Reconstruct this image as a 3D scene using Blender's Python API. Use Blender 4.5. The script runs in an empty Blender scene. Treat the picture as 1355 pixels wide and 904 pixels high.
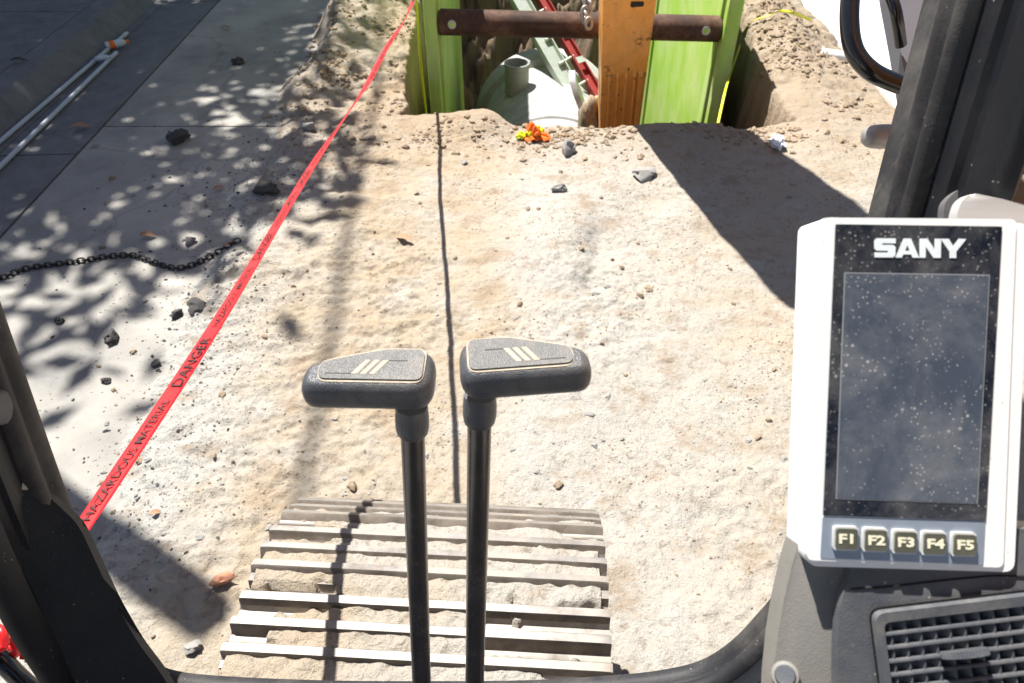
import bpy, bmesh, math, random
import numpy as np
from mathutils import Vector, Matrix, noise as mnoise

# ------------------------------------------------------------------ camera, world, sun, exposure
scene = bpy.context.scene
C = scene.collection
rad = math.radians
PITCH = rad(42.0)
CAM = Vector((0, 0, 2.25))
FPX = 966.0
cd = bpy.data.cameras.new('camera'); cam = bpy.data.objects.new('camera', cd); C.objects.link(cam)
cam.location = CAM; cam.rotation_euler = (rad(90) - PITCH, 0, 0)
cd.sensor_width = 36.0; cd.lens = FPX / 1355 * 36.0
cd.clip_start = 0.02; cd.clip_end = 2000
cd.dof.use_dof = True; cd.dof.focus_distance = 1.0; cd.dof.aperture_fstop = 13.0
scene.camera = cam

SUNV = Vector((-0.335, 0.44, 1.0)).normalized()
wd = bpy.data.worlds.new('World'); scene.world = wd; wd.use_nodes = True
wn = wd.node_tree; wn.nodes.clear()
sky = wn.nodes.new('ShaderNodeTexSky'); sky.sky_type = 'NISHITA'; sky.sun_disc = False
sky.sun_elevation = math.asin(SUNV.z); sky.sun_rotation = math.atan2(SUNV.x, SUNV.y)
bg = wn.nodes.new('ShaderNodeBackground'); bg.inputs['Strength'].default_value = 0.05
wo = wn.nodes.new('ShaderNodeOutputWorld')
wn.links.new(sky.outputs[0], bg.inputs[0]); wn.links.new(bg.outputs[0], wo.inputs[0])
sl = bpy.data.lights.new('sun', 'SUN'); sl.energy = 5.0; sl.angle = rad(0.53); sl.color = (1.0, 0.965, 0.90)
so = bpy.data.objects.new('sun', sl); C.objects.link(so); so.location = (-4, 6, 14)
so.rotation_euler = SUNV.to_track_quat('Z', 'Y').to_euler()
scene.view_settings.view_transform = 'Standard'; scene.view_settings.look = 'None'
scene.view_settings.gamma = 1.0; scene.view_settings.exposure = 1.12
scene.view_settings.use_curve_mapping = False

R0 = random.Random(7)

# ------------------------------------------------------------------ helpers
cp, sp = math.cos(PITCH), math.sin(PITCH)
def ray(px, py):                       # photograph pixel -> world direction with unit depth
    x = (px - 677.5) / FPX; v = (452 - py) / FPX
    return Vector((x, cp + v * sp, -sp + v * cp))
def P(px, py, depth): return CAM + ray(px, py) * depth
def G(px, py, z=0.0):                  # point on the level z
    d = ray(px, py); return CAM + d * ((z - CAM.z) / d.z)
def PX(px, py, x):
    d = ray(px, py); return CAM + d * (x / d.x)
def PY(px, py, y):
    d = ray(px, py); return CAM + d * (y / d.y)

W = {}
def link(o, parent=None, M=None):
    M = M if M is not None else Matrix.Identity(4)
    C.objects.link(o)
    if parent is None: o.matrix_basis = M
    else:
        o.parent = parent; o.matrix_basis = W[parent.name].inverted() @ M
    W[o.name] = M.copy(); return o
def tag(o, label, cat=None, group=None, kind=None):
    if label: o['label'] = label
    if cat: o['category'] = cat
    if group: o['group'] = group
    if kind: o['kind'] = kind
    return o
def empty(name, loc, label, cat, group=None):
    o = bpy.data.objects.new(name, None); o.empty_display_size = 0.1
    link(o, None, Matrix.Translation(loc)); return tag(o, label, cat, group)
def mesh_from(name, verts, faces, smooth=None):
    me = bpy.data.meshes.new(name)
    me.from_pydata([tuple(v) for v in verts], [], faces); me.update()
    if smooth is not None: smooth_mesh(me, smooth)
    return me
def smooth_mesh(me, ang=35):
    me.polygons.foreach_set('use_smooth', [True] * len(me.polygons))
    if ang < 180: me.set_sharp_from_angle(angle=rad(ang))
def bm_mesh(name, bm, smooth=None):
    bmesh.ops.recalc_face_normals(bm, faces=bm.faces[:])
    me = bpy.data.meshes.new(name); bm.to_mesh(me); bm.free()
    if smooth is not None: smooth_mesh(me, smooth)
    return me
def obj(name, me, mat, parent=None, M=None):
    o = bpy.data.objects.new(name, me)
    if mat is not None and not me.materials: me.materials.append(mat)
    return link(o, parent, M)

def bm_box(bm, c, s, M=None):
    r = bmesh.ops.create_cube(bm, size=1.0)
    for v in r['verts']:
        v.co = Vector((v.co.x * s[0] + c[0], v.co.y * s[1] + c[1], v.co.z * s[2] + c[2]))
        if M is not None: v.co = M @ v.co
    return r['verts']
def bevel(bm, w, seg=2):
    bmesh.ops.bevel(bm, geom=bm.edges[:], offset=w, segments=seg, affect='EDGES', profile=0.6, clamp_overlap=True)
def box_mesh(name, c, s, bev=0.0, seg=2, M=None, smooth=40):
    bm = bmesh.new(); bm_box(bm, c, s, M)
    if bev: bevel(bm, bev, seg)
    return bm_mesh(name, bm, smooth)
def bm_tube(bm, pts, radii, n=12, caps=True):
    pts = [Vector(p) for p in pts]
    if not hasattr(radii, '__len__'): radii = [radii] * len(pts)
    rings = []; ref = None
    for i, p in enumerate(pts):
        a = pts[max(i - 1, 0)]; b = pts[min(i + 1, len(pts) - 1)]
        t = (b - a).normalized()
        if ref is None:
            ref = t.orthogonal().normalized()
        ref = (ref - t * ref.dot(t)).normalized(); bi = t.cross(ref)
        rings.append([bm.verts.new(p + (ref * math.cos(2 * math.pi * k / n) + bi * math.sin(2 * math.pi * k / n)) * radii[i]) for k in range(n)])
    for r0, r1 in zip(rings[:-1], rings[1:]):
        for k in range(n): bm.faces.new((r0[k], r0[(k + 1) % n], r1[(k + 1) % n], r1[k]))
    if caps:
        bm.faces.new(rings[0][::-1]); bm.faces.new(rings[-1])
def tube_mesh(name, pts, radii, n=12, caps=True, smooth=50):
    bm = bmesh.new(); bm_tube(bm, pts, radii, n, caps); return bm_mesh(name, bm, smooth)
def spline(pts, n=8):                  # Catmull-Rom through the points
    pts = [Vector(p) for p in pts]; out = []
    q = [pts[0] * 2 - pts[1]] + pts + [pts[-1] * 2 - pts[-2]]
    for i in range(1, len(q) - 2):
        for k in range(n):
            t = k / n; a, b, c, d = q[i - 1], q[i], q[i + 1], q[i + 2]
            out.append(0.5 * ((2 * b) + (c - a) * t + (2 * a - 5 * b + 4 * c - d) * t * t + (3 * b - a - 3 * c + d) * t ** 3))
    out.append(pts[-1]); return out
def round_poly(pts, r, n=5):           # 2-D polygon with rounded corners; r a number or a list
    out = []; m = len(pts)
    for i in range(m):
        p = Vector(pts[i]); a = Vector(pts[i - 1]); b = Vector(pts[(i + 1) % m])
        ri = r[i] if hasattr(r, '__len__') else r
        da = (a - p); db = (b - p); ri = min(ri, da.length * .45, db.length * .45)
        if ri < 1e-7: out.append(p); continue
        p0 = p + da.normalized() * ri; p1 = p + db.normalized() * ri
        for k in range(n + 1):
            t = k / n; out.append(p0.lerp(p, t).lerp(p.lerp(p1, t), t))
    return out
def bm_prism(bm, poly, z0, z1, F=None):
    """2-D polygon between two local heights; F maps local (x, y, z) to world"""
    F = F or (lambda x, y, z: Vector((x, y, z)))
    lo = [bm.verts.new(F(p[0], p[1], z0)) for p in poly]; hi = [bm.verts.new(F(p[0], p[1], z1)) for p in poly]
    m = len(poly)
    for k in range(m): bm.faces.new((lo[k], lo[(k + 1) % m], hi[(k + 1) % m], hi[k]))
    bm.faces.new(lo[::-1]); bm.faces.new(hi)
def prism_mesh(name, poly, z0, z1, F=None, bev=0, smooth=40, seg=2):
    bm = bmesh.new(); bm_prism(bm, poly, z0, z1, F)
    if bev:
        es = [e for e in bm.edges if len(e.link_faces) == 2 and e.calc_face_angle(0) > rad(50)]
        bmesh.ops.bevel(bm, geom=es, offset=bev, segments=seg, affect='EDGES', profile=0.5, clamp_overlap=True)
    return bm_mesh(name, bm, smooth)
def curve_mesh(name, polys, ext=0.0):  # filled 2-D outlines, inner ones become holes
    cu = bpy.data.curves.new(name, 'CURVE'); cu.dimensions = '2D'; cu.fill_mode = 'BOTH'; cu.extrude = ext
    for poly in polys:
        s = cu.splines.new('POLY'); s.points.add(len(poly) - 1); s.use_cyclic_u = True
        for q, p in zip(s.points, poly): q.co = (p[0], p[1], 0, 1)
    o = bpy.data.objects.new('temporary', cu); C.objects.link(o)
    me = bpy.data.meshes.new_from_object(o.evaluated_get(bpy.context.evaluated_depsgraph_get()))
    bpy.data.objects.remove(o); me.name = name; me.materials.clear(); return me
def text_mesh(name, body, size=1.0, offset=0.0, ext=0.0, res=2):
    cu = bpy.data.curves.new(name, 'FONT'); cu.body = body; cu.size = size; cu.offset = offset; cu.extrude = ext
    cu.align_x = 'CENTER'; cu.align_y = 'CENTER'; cu.resolution_u = res
    o = bpy.data.objects.new('temporary', cu); C.objects.link(o)
    me = bpy.data.meshes.new_from_object(o.evaluated_get(bpy.context.evaluated_depsgraph_get()))
    bpy.data.objects.remove(o); me.name = name; me.materials.clear(); return me

# ------------------------------------------------------------------ materials
class N:
    def __init__(s, name):
        s.m = bpy.data.materials.new(name); s.m.use_nodes = True; s.t = s.m.node_tree
        s.b = s.t.nodes['Principled BSDF']; s.tc = s.t.nodes.new('ShaderNodeTexCoord')
    def new(s, k, **kw):
        n = s.t.nodes.new(k)
        for a, v in kw.items():
            if a in n.inputs: n.inputs[a].default_value = v
            else: setattr(n, a, v)
        return n
    def ln(s, a, b): s.t.links.new(a, b)
    def mapping(s, scale=(1, 1, 1), coord='Object', rot=(0, 0, 0)):
        m = s.new('ShaderNodeMapping'); m.inputs['Scale'].default_value = scale; m.inputs['Rotation'].default_value = rot
        s.ln(s.tc.outputs[coord], m.inputs[0]); return m.outputs[0]
    def noise(s, scale, detail=4, rough=0.55, vec=None, out='Fac', dist=0.0):
        n = s.new('ShaderNodeTexNoise', Scale=scale, Detail=detail, Roughness=rough, Distortion=dist)
        s.ln(vec if vec is not None else s.tc.outputs['Object'], n.inputs['Vector']); return n.outputs[out]
    def vor(s, scale, feature='F1', vec=None, out='Distance', rnd=1.0):
        n = s.new('ShaderNodeTexVoronoi', Scale=scale, feature=feature, Randomness=rnd)
        s.ln(vec if vec is not None else s.tc.outputs['Object'], n.inputs['Vector']); return n.outputs[out]
    def ramp(s, fac, stops, interp='LINEAR'):
        r = s.new('ShaderNodeValToRGB'); r.color_ramp.interpolation = interp
        e = r.color_ramp.elements
        while len(e) < len(stops): e.new(0.5)
        for q, (p, c) in zip(e, stops):
            q.position = p; q.color = (c, c, c, 1) if not hasattr(c, '__len__') else (*c, 1)
        s.ln(fac, r.inputs[0]); return r.outputs[0]
    def mix(s, fac, a, b, mode='MIX'):
        n = s.new('ShaderNodeMix', data_type='RGBA', blend_type=mode)
        for i, v in ((0, fac), (6, a), (7, b)):
            if hasattr(v, 'is_linked'): s.ln(v, n.inputs[i])
            elif hasattr(v, '__len__'): n.inputs[i].default_value = (*v, 1)
            else: n.inputs[i].default_value = v
        return n.outputs[2]
    def math(s, op, a, b=0.0, clamp=False):
        n = s.new('ShaderNodeMath', operation=op, use_clamp=clamp)
        for i, v in ((0, a), (1, b)):
            if hasattr(v, 'is_linked'): s.ln(v, n.inputs[i])
            else: n.inputs[i].default_value = v
        return n.outputs[0]
    def bump(s, h, strength=0.3, dist=0.01, prev=None):
        n = s.new('ShaderNodeBump', Strength=strength, Distance=dist); s.ln(h, n.inputs['Height'])
        if prev is not None: s.ln(prev, n.inputs['Normal'])
        return n.outputs[0]
    def done(s, col=None, rough=None, metal=None, nrm=None, spec=None):
        for k, v in (('Base Color', col), ('Roughness', rough), ('Metallic', metal), ('Normal', nrm), ('Specular IOR Level', spec)):
            if v is None: continue
            if hasattr(v, 'is_linked'): s.ln(v, s.b.inputs[k])
            elif hasattr(v, '__len__'): s.b.inputs[k].default_value = (*v, 1)
            else: s.b.inputs[k].default_value = v
        return s.m
M = {}
def mk_soil():
    n = N('soil')
    big = n.noise(0.8, 4, .6); mid = n.noise(3.2, 6, .68, n.mapping((1, 1.1, 1))); fine = n.noise(26, 7, .74); grit = n.noise(170, 3, .7)
    strk = n.noise(5, 5, .65, n.mapping((1.0, 1.25, 1.0)))
    xyz = n.new('ShaderNodeSeparateXYZ'); n.ln(n.tc.outputs['Object'], xyz.inputs[0])
    # the freshly dug strip is browner sand, either side of it grey dust and spilt base rock
    xx = n.math('ADD', xyz.outputs[0], n.math('MULTIPLY', n.math('SUBTRACT', big, .5), 1.3))
    band = n.ramp(n.math('ADD', n.math('MULTIPLY', xx, .2), .5), [(.22, .05), (.32, .95), (.47, .9), (.53, .2), (.62, .35), (.74, .75)])
    bm_ = n.math('MULTIPLY', band, n.ramp(mid, [(.32, 1.0), (.70, .3)]))
    c = n.mix(bm_, (.420, .410, .382), (.395, .303, .198))
    c = n.mix(n.math('MULTIPLY', n.ramp(strk, [(.34, 1.0), (.47, 0.0)]), .6), c, (.29, .21, .14))
    c = n.mix(n.math('MULTIPLY', n.ramp(mid, [(.60, 0.0), (.74, 1.0)]), .6), c, (.49, .475, .445))
    c = n.mix(n.math('MULTIPLY', n.ramp(fine, [(.32, 1.0), (.45, 0.0)]), .75), c, (.20, .155, .11))  # low spots of the relief darkened, crevice shade put into the colour
    c = n.mix(n.math('MULTIPLY', n.ramp(grit, [(.60, 0.0), (.74, 1.0)]), .4), c, (.50, .48, .44))
    lip = n.math('MULTIPLY', n.ramp(n.math('ADD', n.math('MULTIPLY', xyz.outputs[1], .1), n.math('MULTIPLY', mid, .10)), [(.43, 0.0), (.53, 1.0)]), .5)
    c = n.mix(lip, c, (.33, .24, .155))
    # soil turns darker brown with depth below the surface
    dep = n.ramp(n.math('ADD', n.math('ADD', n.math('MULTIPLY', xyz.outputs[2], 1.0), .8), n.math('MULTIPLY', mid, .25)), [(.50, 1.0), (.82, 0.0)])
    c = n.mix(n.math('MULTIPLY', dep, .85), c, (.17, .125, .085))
    v = n.vor(46); v2 = n.vor(110)
    h = n.math('ADD', n.math('ADD', fine, n.math('MULTIPLY', grit, .3)), n.math('MULTIPLY', strk, .5))
    nr = n.bump(h, .9, .020); nr = n.bump(n.math('SUBTRACT', 1.0, v), .3, .007, nr); nr = n.bump(n.math('SUBTRACT', 1.0, v2), .25, .004, nr)
    return n.done(c, .95, 0, nr, .12)
def mk_concrete(name, base, dust=None, amt=.5, scale=1.0):
    n = N(name)
    big = n.noise(.9 * scale, 5, .6); mid = n.noise(7 * scale, 5, .65); fine = n.noise(160, 3, .7)
    c = n.mix(n.ramp(mid, [(.3, 0.0), (.7, 1.0)]), tuple(x * .72 for x in base), tuple(min(x * 1.2, .8) for x in base))
    st = n.noise(1.7, 6, .72, dist=1.2)
    c = n.mix(n.math('MULTIPLY', n.ramp(st, [(.54, 0.0), (.66, 1.0)]), .45), c, tuple(x * .5 for x in base))
    c = n.mix(n.math('MULTIPLY', n.ramp(n.noise(34, 6, .75), [(.32, 1.0), (.46, 0.0)]), .4), c, tuple(x * .55 for x in base))
    c = n.mix(n.math('MULTIPLY', n.ramp(fine, [(.35, 1.0), (.5, 0.0)]), .45), c, tuple(x * .6 for x in base))
    if dust: c = n.mix(n.math('MULTIPLY', n.ramp(big, [(.35, 0.0), (.6, 1.0)]), amt), c, dust)
    # hairline cracks with a shape of their own
    w = n.noise(2.2, 4, .6, out='Color'); vec = n.mix(.35, n.mapping((1, 1, 1)), w)
    cr = n.vor(.55, 'DISTANCE_TO_EDGE', vec)
    ck = n.ramp(cr, [(0.0, 1.0), (.006, 0.0)])
    c = n.mix(n.math('MULTIPLY', ck, .35), c, (.10, .095, .09))
    nr = n.bump(n.math('ADD', mid, n.math('MULTIPLY', fine, .5)), .25, .006)
    return n.done(c, .92, 0, nr, .2)
def mk_plastic(name, col, rough=.5, grain=900, gs=.15, dust=(.30, .27, .23), damt=.25, dscale=9, spec=.4, scratch=True):
    n = N(name)
    d = n.noise(dscale, 6, .7); sc = n.noise(4, 3, .6, n.mapping((40, 40, 2)))
    c = n.mix(n.math('MULTIPLY', n.ramp(d, [(.45, 0.0), (.72, 1.0)]), damt), col, dust)
    if scratch:
        c = n.mix(n.math('MULTIPLY', n.ramp(sc, [(.66, 0.0), (.72, 1.0)]), damt * .8), c, dust)
        sp_ = n.vor(130, out='Distance'); rr = n.noise(30, 2, .5)
        c = n.mix(n.math('MULTIPLY', n.math('MULTIPLY', n.ramp(sp_, [(.07, 1.0), (.14, 0.0)]), n.ramp(rr, [(.55, 0.0), (.62, 1.0)])), .5), c, (.45, .42, .38))
    r = n.math('ADD', rough - .06, n.math('MULTIPLY', d, .16))
    nr = n.bump(n.vor(grain), gs, .0006)
    return n.done(c, r, 0, nr, spec)
def mk_simple(name, col, rough=.5, metal=0.0, var=.15, scale=12, spec=.4, bump=.1, bscale=60):
    n = N(name); d = n.noise(scale, 5, .65)
    c = n.mix(n.ramp(d, [(.3, 0.0), (.7, 1.0)]), tuple(x * (1 - var) for x in col), tuple(min(1, x * (1 + var)) for x in col))
    return n.done(c, rough, metal, n.bump(n.noise(bscale, 4, .6), bump, .004), spec)
def mk_painted(name, col, chip=(.16, .09, .05), streak=(1, 1, 1), amt=.5, cut=.62, rough=.42, dust=(.5, .42, .3), damt=.25):
    n = N(name)
    st = n.noise(3.0, 6, .65, n.mapping((6, 6, .8))); ch = n.noise(6.5, 7, .72); d = n.noise(2.0, 4, .6)
    c = n.mix(n.ramp(st, [(.3, 0.0), (.7, 1.0)]), tuple(x * .84 for x in col), tuple(min(1, x * 1.1) for x in col))
    c = n.mix(n.math('MULTIPLY', n.ramp(d, [(.4, 0.0), (.7, 1.0)]), damt), c, dust)
    c = n.mix(n.math('MULTIPLY', n.ramp(ch, [(cut, 0.0), (cut + .04, 1.0)]), amt), c, chip)
    return n.done(c, rough, 0, n.bump(ch, .15, .004), .4)
def mk_rust(name='rusty_steel'):
    n = N(name); a = n.noise(5, 6, .7); b = n.noise(1.6, 4, .6, n.mapping((.6, 4, 4)))
    c = n.ramp(a, [(.3, (.035, .026, .024)), (.52, (.085, .048, .036)), (.72, (.20, .115, .075))])
    c = n.mix(n.math('MULTIPLY', n.ramp(b, [(.55, 0.0), (.75, 1.0)]), .6), c, (.26, .17, .11))
    return n.done(c, .75, .25, n.bump(a, .3, .006), .3)
def mk_track_steel():
    n = N('worn_track_steel'); a = n.noise(9, 6, .7); b = n.noise(3, 4, .6, n.mapping((1, 14, 14)))
    c = n.ramp(a, [(.34, (.15, .13, .11)), (.5, (.255, .238, .22)), (.68, (.37, .32, .26))])
    c = n.mix(n.math('MULTIPLY', n.ramp(b, [(.5, 0.0), (.75, 1.0)]), .5), c, (.34, .325, .315))
    return n.done(c, .52, .35, n.bump(a, .2, .004), .45)
def mk_screen(name, col, rough, damt, spec):
    n = N(name)
    v = n.vor(330); v2 = n.vor(120); sm = n.noise(16, 6, .72, dist=.4); sm2 = n.noise(55, 5, .75)
    sel = n.noise(42, 3, .6); sel2 = n.noise(20, 3, .6)
    d = n.math('MULTIPLY', n.ramp(v, [(.10, 1.0), (.26, 0.0)]), n.ramp(sel, [(.40, 0.0), (.58, 1.0)]))
    e = n.math('MULTIPLY', n.ramp(v2, [(.06, 1.0), (.15, 0.0)]), n.ramp(sel2, [(.52, 0.0), (.6, 1.0)]))
    f = n.math('MULTIPLY', n.ramp(sm, [(.42, 0.0), (.75, 1.0)]), n.ramp(sm2, [(.3, .25), (.7, 1.0)]))
    dust = n.math('ADD', n.math('ADD', n.math('MULTIPLY', d, .75), e), n.math('MULTIPLY', f, .60), True)
    dust = n.math('MULTIPLY', dust, damt)
    c = n.mix(dust, col, (.52, .50, .47))
    r = n.math('ADD', rough, n.math('MULTIPLY', dust, .6), True)
    return n.done(c, r, 0, None, spec)
def mk_leaf():
    n = N('tree_leaf'); a = n.noise(3, 3, .6)
    c = n.ramp(a, [(.3, (.035, .075, .018)), (.7, (.08, .14, .035))]); return n.done(c, .5, 0, None, .3)
def mk_bark():
    n = N('tree_bark'); a = n.noise(4, 6, .7, n.mapping((5, 5, 1)))
    c = n.ramp(a, [(.3, (.06, .045, .035)), (.7, (.20, .16, .12))]); return n.done(c, .9, 0, n.bump(a, .6, .02), .2)
M['soil'] = mk_soil()
M['street'] = mk_concrete('street_concrete', (.22, .215, .205), (.40, .375, .335), .9)
M['gutter'] = mk_concrete('gutter_concrete', (.17, .172, .175), (.22, .21, .20), .35)  # gutter, kerb and sidewalk bases also lowered for the shade they lie in
M['kerb'] = mk_concrete('kerb_concrete', (.17, .172, .178), (.21, .205, .20), .3)
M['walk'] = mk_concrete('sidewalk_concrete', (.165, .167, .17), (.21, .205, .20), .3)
M['pale'] = mk_concrete('pale_concrete', (.66, .64, .60), (.62, .56, .47), .35)
M['pipe'] = mk_concrete('pipe_concrete', (.40, .40, .40), (.46, .44, .41), .3)
M['white'] = mk_plastic('white_casing', (.85, .86, .85), .42, 1400, .04, (.66, .60, .48), .14, 14, .4, True)
M['keypad'] = mk_simple('keypad_grey', (.30, .34, .40), .35, .3, .06, 40, .5, .02)
M['key'] = mk_plastic('key_olive', (.085, .085, .06), .3, 900, .02, (.3, .28, .22), .15, 60, .5, False)
M['keyrim'] = mk_simple('key_rim', (.74, .74, .72), .3, .2, .05, 40)
M['legend'] = mk_simple('key_legend', (.80, .77, .58), .55, 0, .06, 400)
M['logo'] = mk_simple('logo_white', (.74, .80, .82), .5, 0, .03, 90)
M['glass'] = mk_screen('black_glass', (.008, .009, .013), .12, .62, .6)
M['lcd'] = mk_screen('display_glass', (.058, .070, .090), .12, .70, 1.0)  # grey-blue base and heavier smears stand in for reflected sky haze
M['lcd_line'] = mk_simple('display_edge', (.24, .25, .26), .4)
M['grip'] = mk_plastic('grip_rubber', (.066, .071, .081), .36, 1000, .6, (.24, .21, .18), .40, 26, .5, False)
M['plate'] = mk_plastic('grip_plate', (.088, .088, .088), .44, 1000, .5, (.30, .26, .22), .5, 30, .45, False)
M['beige'] = mk_simple('grip_dust_groove', (.43, .36, .28), .8, 0, .18, 120)
M['groove'] = mk_simple('grip_dark_groove', (.035, .033, .03), .7)
M['rod'] = mk_plastic('lever_rod_steel', (.10, .092, .090), .24, 900, .02, (.3, .27, .24), .25, 24, .55, True); M['rod'].node_tree.nodes['Principled BSDF'].inputs['Metallic'].default_value = .65
M['black'] = mk_plastic('cab_black', (.010, .0115, .016), .42, 700, .2, (.055, .055, .056), .30, 6, .32, True)
M['seal'] = mk_plastic('rubber_seal', (.022, .022, .025), .55, 500, .3, (.13, .12, .11), .5, 12, .3, True)
M['console'] = mk_plastic('console_grey', (.20, .19, .175), .55, 700, .2, (.36, .32, .27), .35, 8, .35, True)
M['dash'] = mk_plastic('dash_dark', (.075, .082, .095), .52, 700, .22, (.28, .24, .20), .42, 9, .4, True)
M['vent'] = mk_plastic('vent_plastic', (.080, .087, .100), .5, 700, .1, (.30, .27, .23), .4, 30, .4, False)
M['void'] = mk_simple('vent_cavity', (.006, .006, .007), .9)
M['tube'] = mk_simple('black_gloss_paint', (.010, .010, .012), .16, 0, .1, 20, .6, .0)
M['mirror'] = mk_simple('mirror_grey', (.20, .20, .225), .45, 0, .08, 8, .4, .02)
M['steel'] = mk_simple('bare_steel', (.34, .33, .32), .42, .3, .15, 18, .5, .05)
M['lgrey'] = mk_plastic('light_grey_plastic', (.44, .44, .44), .5, 700, .1, (.4, .37, .33), .3, 10, .35, False)
M['sticker'] = mk_simple('worn_sticker', (.36, .33, .29), .8, 0, .2, 60)
M['track'] = mk_track_steel()
M['flank'] = mk_simple('track_flank_shade_rust', (.17, .145, .12), .75, .2, .45, 14, .3, .3)  # rusty brown, darkened to carry the shade on the upright shoe faces
M['orange'] = mk_painted('orange_paint', (.88, .37, .075), (.14, .07, .035), amt=.75, cut=.585, damt=.18)
M['green'] = mk_painted('lime_paint', (.34, .56, .085), (.40, .44, .30), amt=.45, cut=.60, rough=.5, dust=(.62, .66, .40), damt=.5)
M['rust'] = mk_rust()
M['grease'] = mk_simple('dark_grease', (.02, .017, .015), .5)
M['pin'] = mk_simple('link_steel', (.40, .40, .40), .42, .55, .15, 12)
M['alu'] = mk_simple('ladder_aluminium', (.46, .50, .44), .45, .4, .12, 10)
M['red_rail'] = mk_simple('ladder_red', (.30, .035, .03), .5, 0, .2, 10)
M['yel'] = mk_simple('ladder_yellow', (.72, .62, .04), .5)
M['pvc'] = mk_simple('grey_pvc', (.27, .28, .28), .5, 0, .12, 10)
M['conduit'] = mk_simple('conduit_grey', (.44, .48, .54), .45, 0, .08, 6)
M['tape'] = mk_simple('red_tape', (.72, .018, .022), .38, 0, .12, 9, .5, .1, 40)
M['ink'] = mk_simple('tape_ink', (.05, .006, .008), .5)
M['ytape'] = mk_simple('yellow_tape', (.66, .64, .03), .5, 0, .1, 9)
M['hv_orange'] = mk_simple('hi_vis_orange', (.90, .17, .02), .8, 0, .15, 30)
M['hv_yellow'] = mk_simple('hi_vis_yellow', (.72, .80, .02), .8, 0, .15, 30)
M['asphalt'] = mk_simple('asphalt_lump', (.075, .072, .07), .9, 0, .5, 40, .2, .7, 90)
M['stone'] = mk_simple('grey_stone', (.28, .27, .255), .9, 0, .3, 26, .2, .4, 70)
M['clod'] = mk_simple('soil_clod', (.31, .24, .17), .95, 0, .28, 30, .15, .6, 90)
M['gravel'] = mk_simple('gravel', (.31, .29, .265), .92, 0, .45, 7, .2, .2, 90)
M['brick'] = mk_simple('brick_scrap', (.42, .20, .13), .9, 0, .25, 40, .2, .4, 120)
M['dryleaf'] = mk_simple('dry_leaf', (.36, .19, .11), .8, 0, .3, 60)
M['trash'] = mk_simple('white_scrap', (.72, .73, .74), .6, 0, .1, 30)
M['bottle'] = mk_simple('bottle_plastic', (.55, .60, .68), .3, 0, .1, 20)
M['chain'] = mk_simple('dark_chain', (.055, .05, .048), .5, .6, .4, 40)
M['leaf'] = mk_leaf(); M['bark'] = mk_bark()
M['cable'] = mk_simple('black_cable', (.02, .02, .02), .6)

# ------------------------------------------------------------------ numpy noise
def vnoise(x, y, seed):
    xi = np.floor(x).astype(np.int64); yi = np.floor(y).astype(np.int64); fx = x - xi; fy = y - yi
    def h(a, b):
        n = (a * 374761393 + b * 668265263 + seed * 974711) & 0x7fffffff
        n = ((n ^ (n >> 13)) * 1274126177) & 0x7fffffff
        return ((n ^ (n >> 16)) & 0xffff) / 65535.0
    ux = fx * fx * (3 - 2 * fx); uy = fy * fy * (3 - 2 * fy)
    return (h(xi, yi) * (1 - ux) + h(xi + 1, yi) * ux) * (1 - uy) + (h(xi, yi + 1) * (1 - ux) + h(xi + 1, yi + 1) * ux) * uy - .5
def fbm(x, y, f, seed, octs=4, g=.5):
    r = np.zeros_like(x); a = 1.0
    for o in range(octs): r += a * vnoise(x * f + 17.3 * o, y * f - 9.1 * o, seed + o); f *= 2.03; a *= g
    return r
def sstep(a, b, x):
    t = np.clip((x - a) / (b - a), 0, 1); return t * t * (3 - 2 * t)
def bumpf(x, y, cx, cy, rx, ry, h): return h * np.exp(-((x - cx) / rx) ** 2 - ((y - cy) / ry) ** 2)

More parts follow.
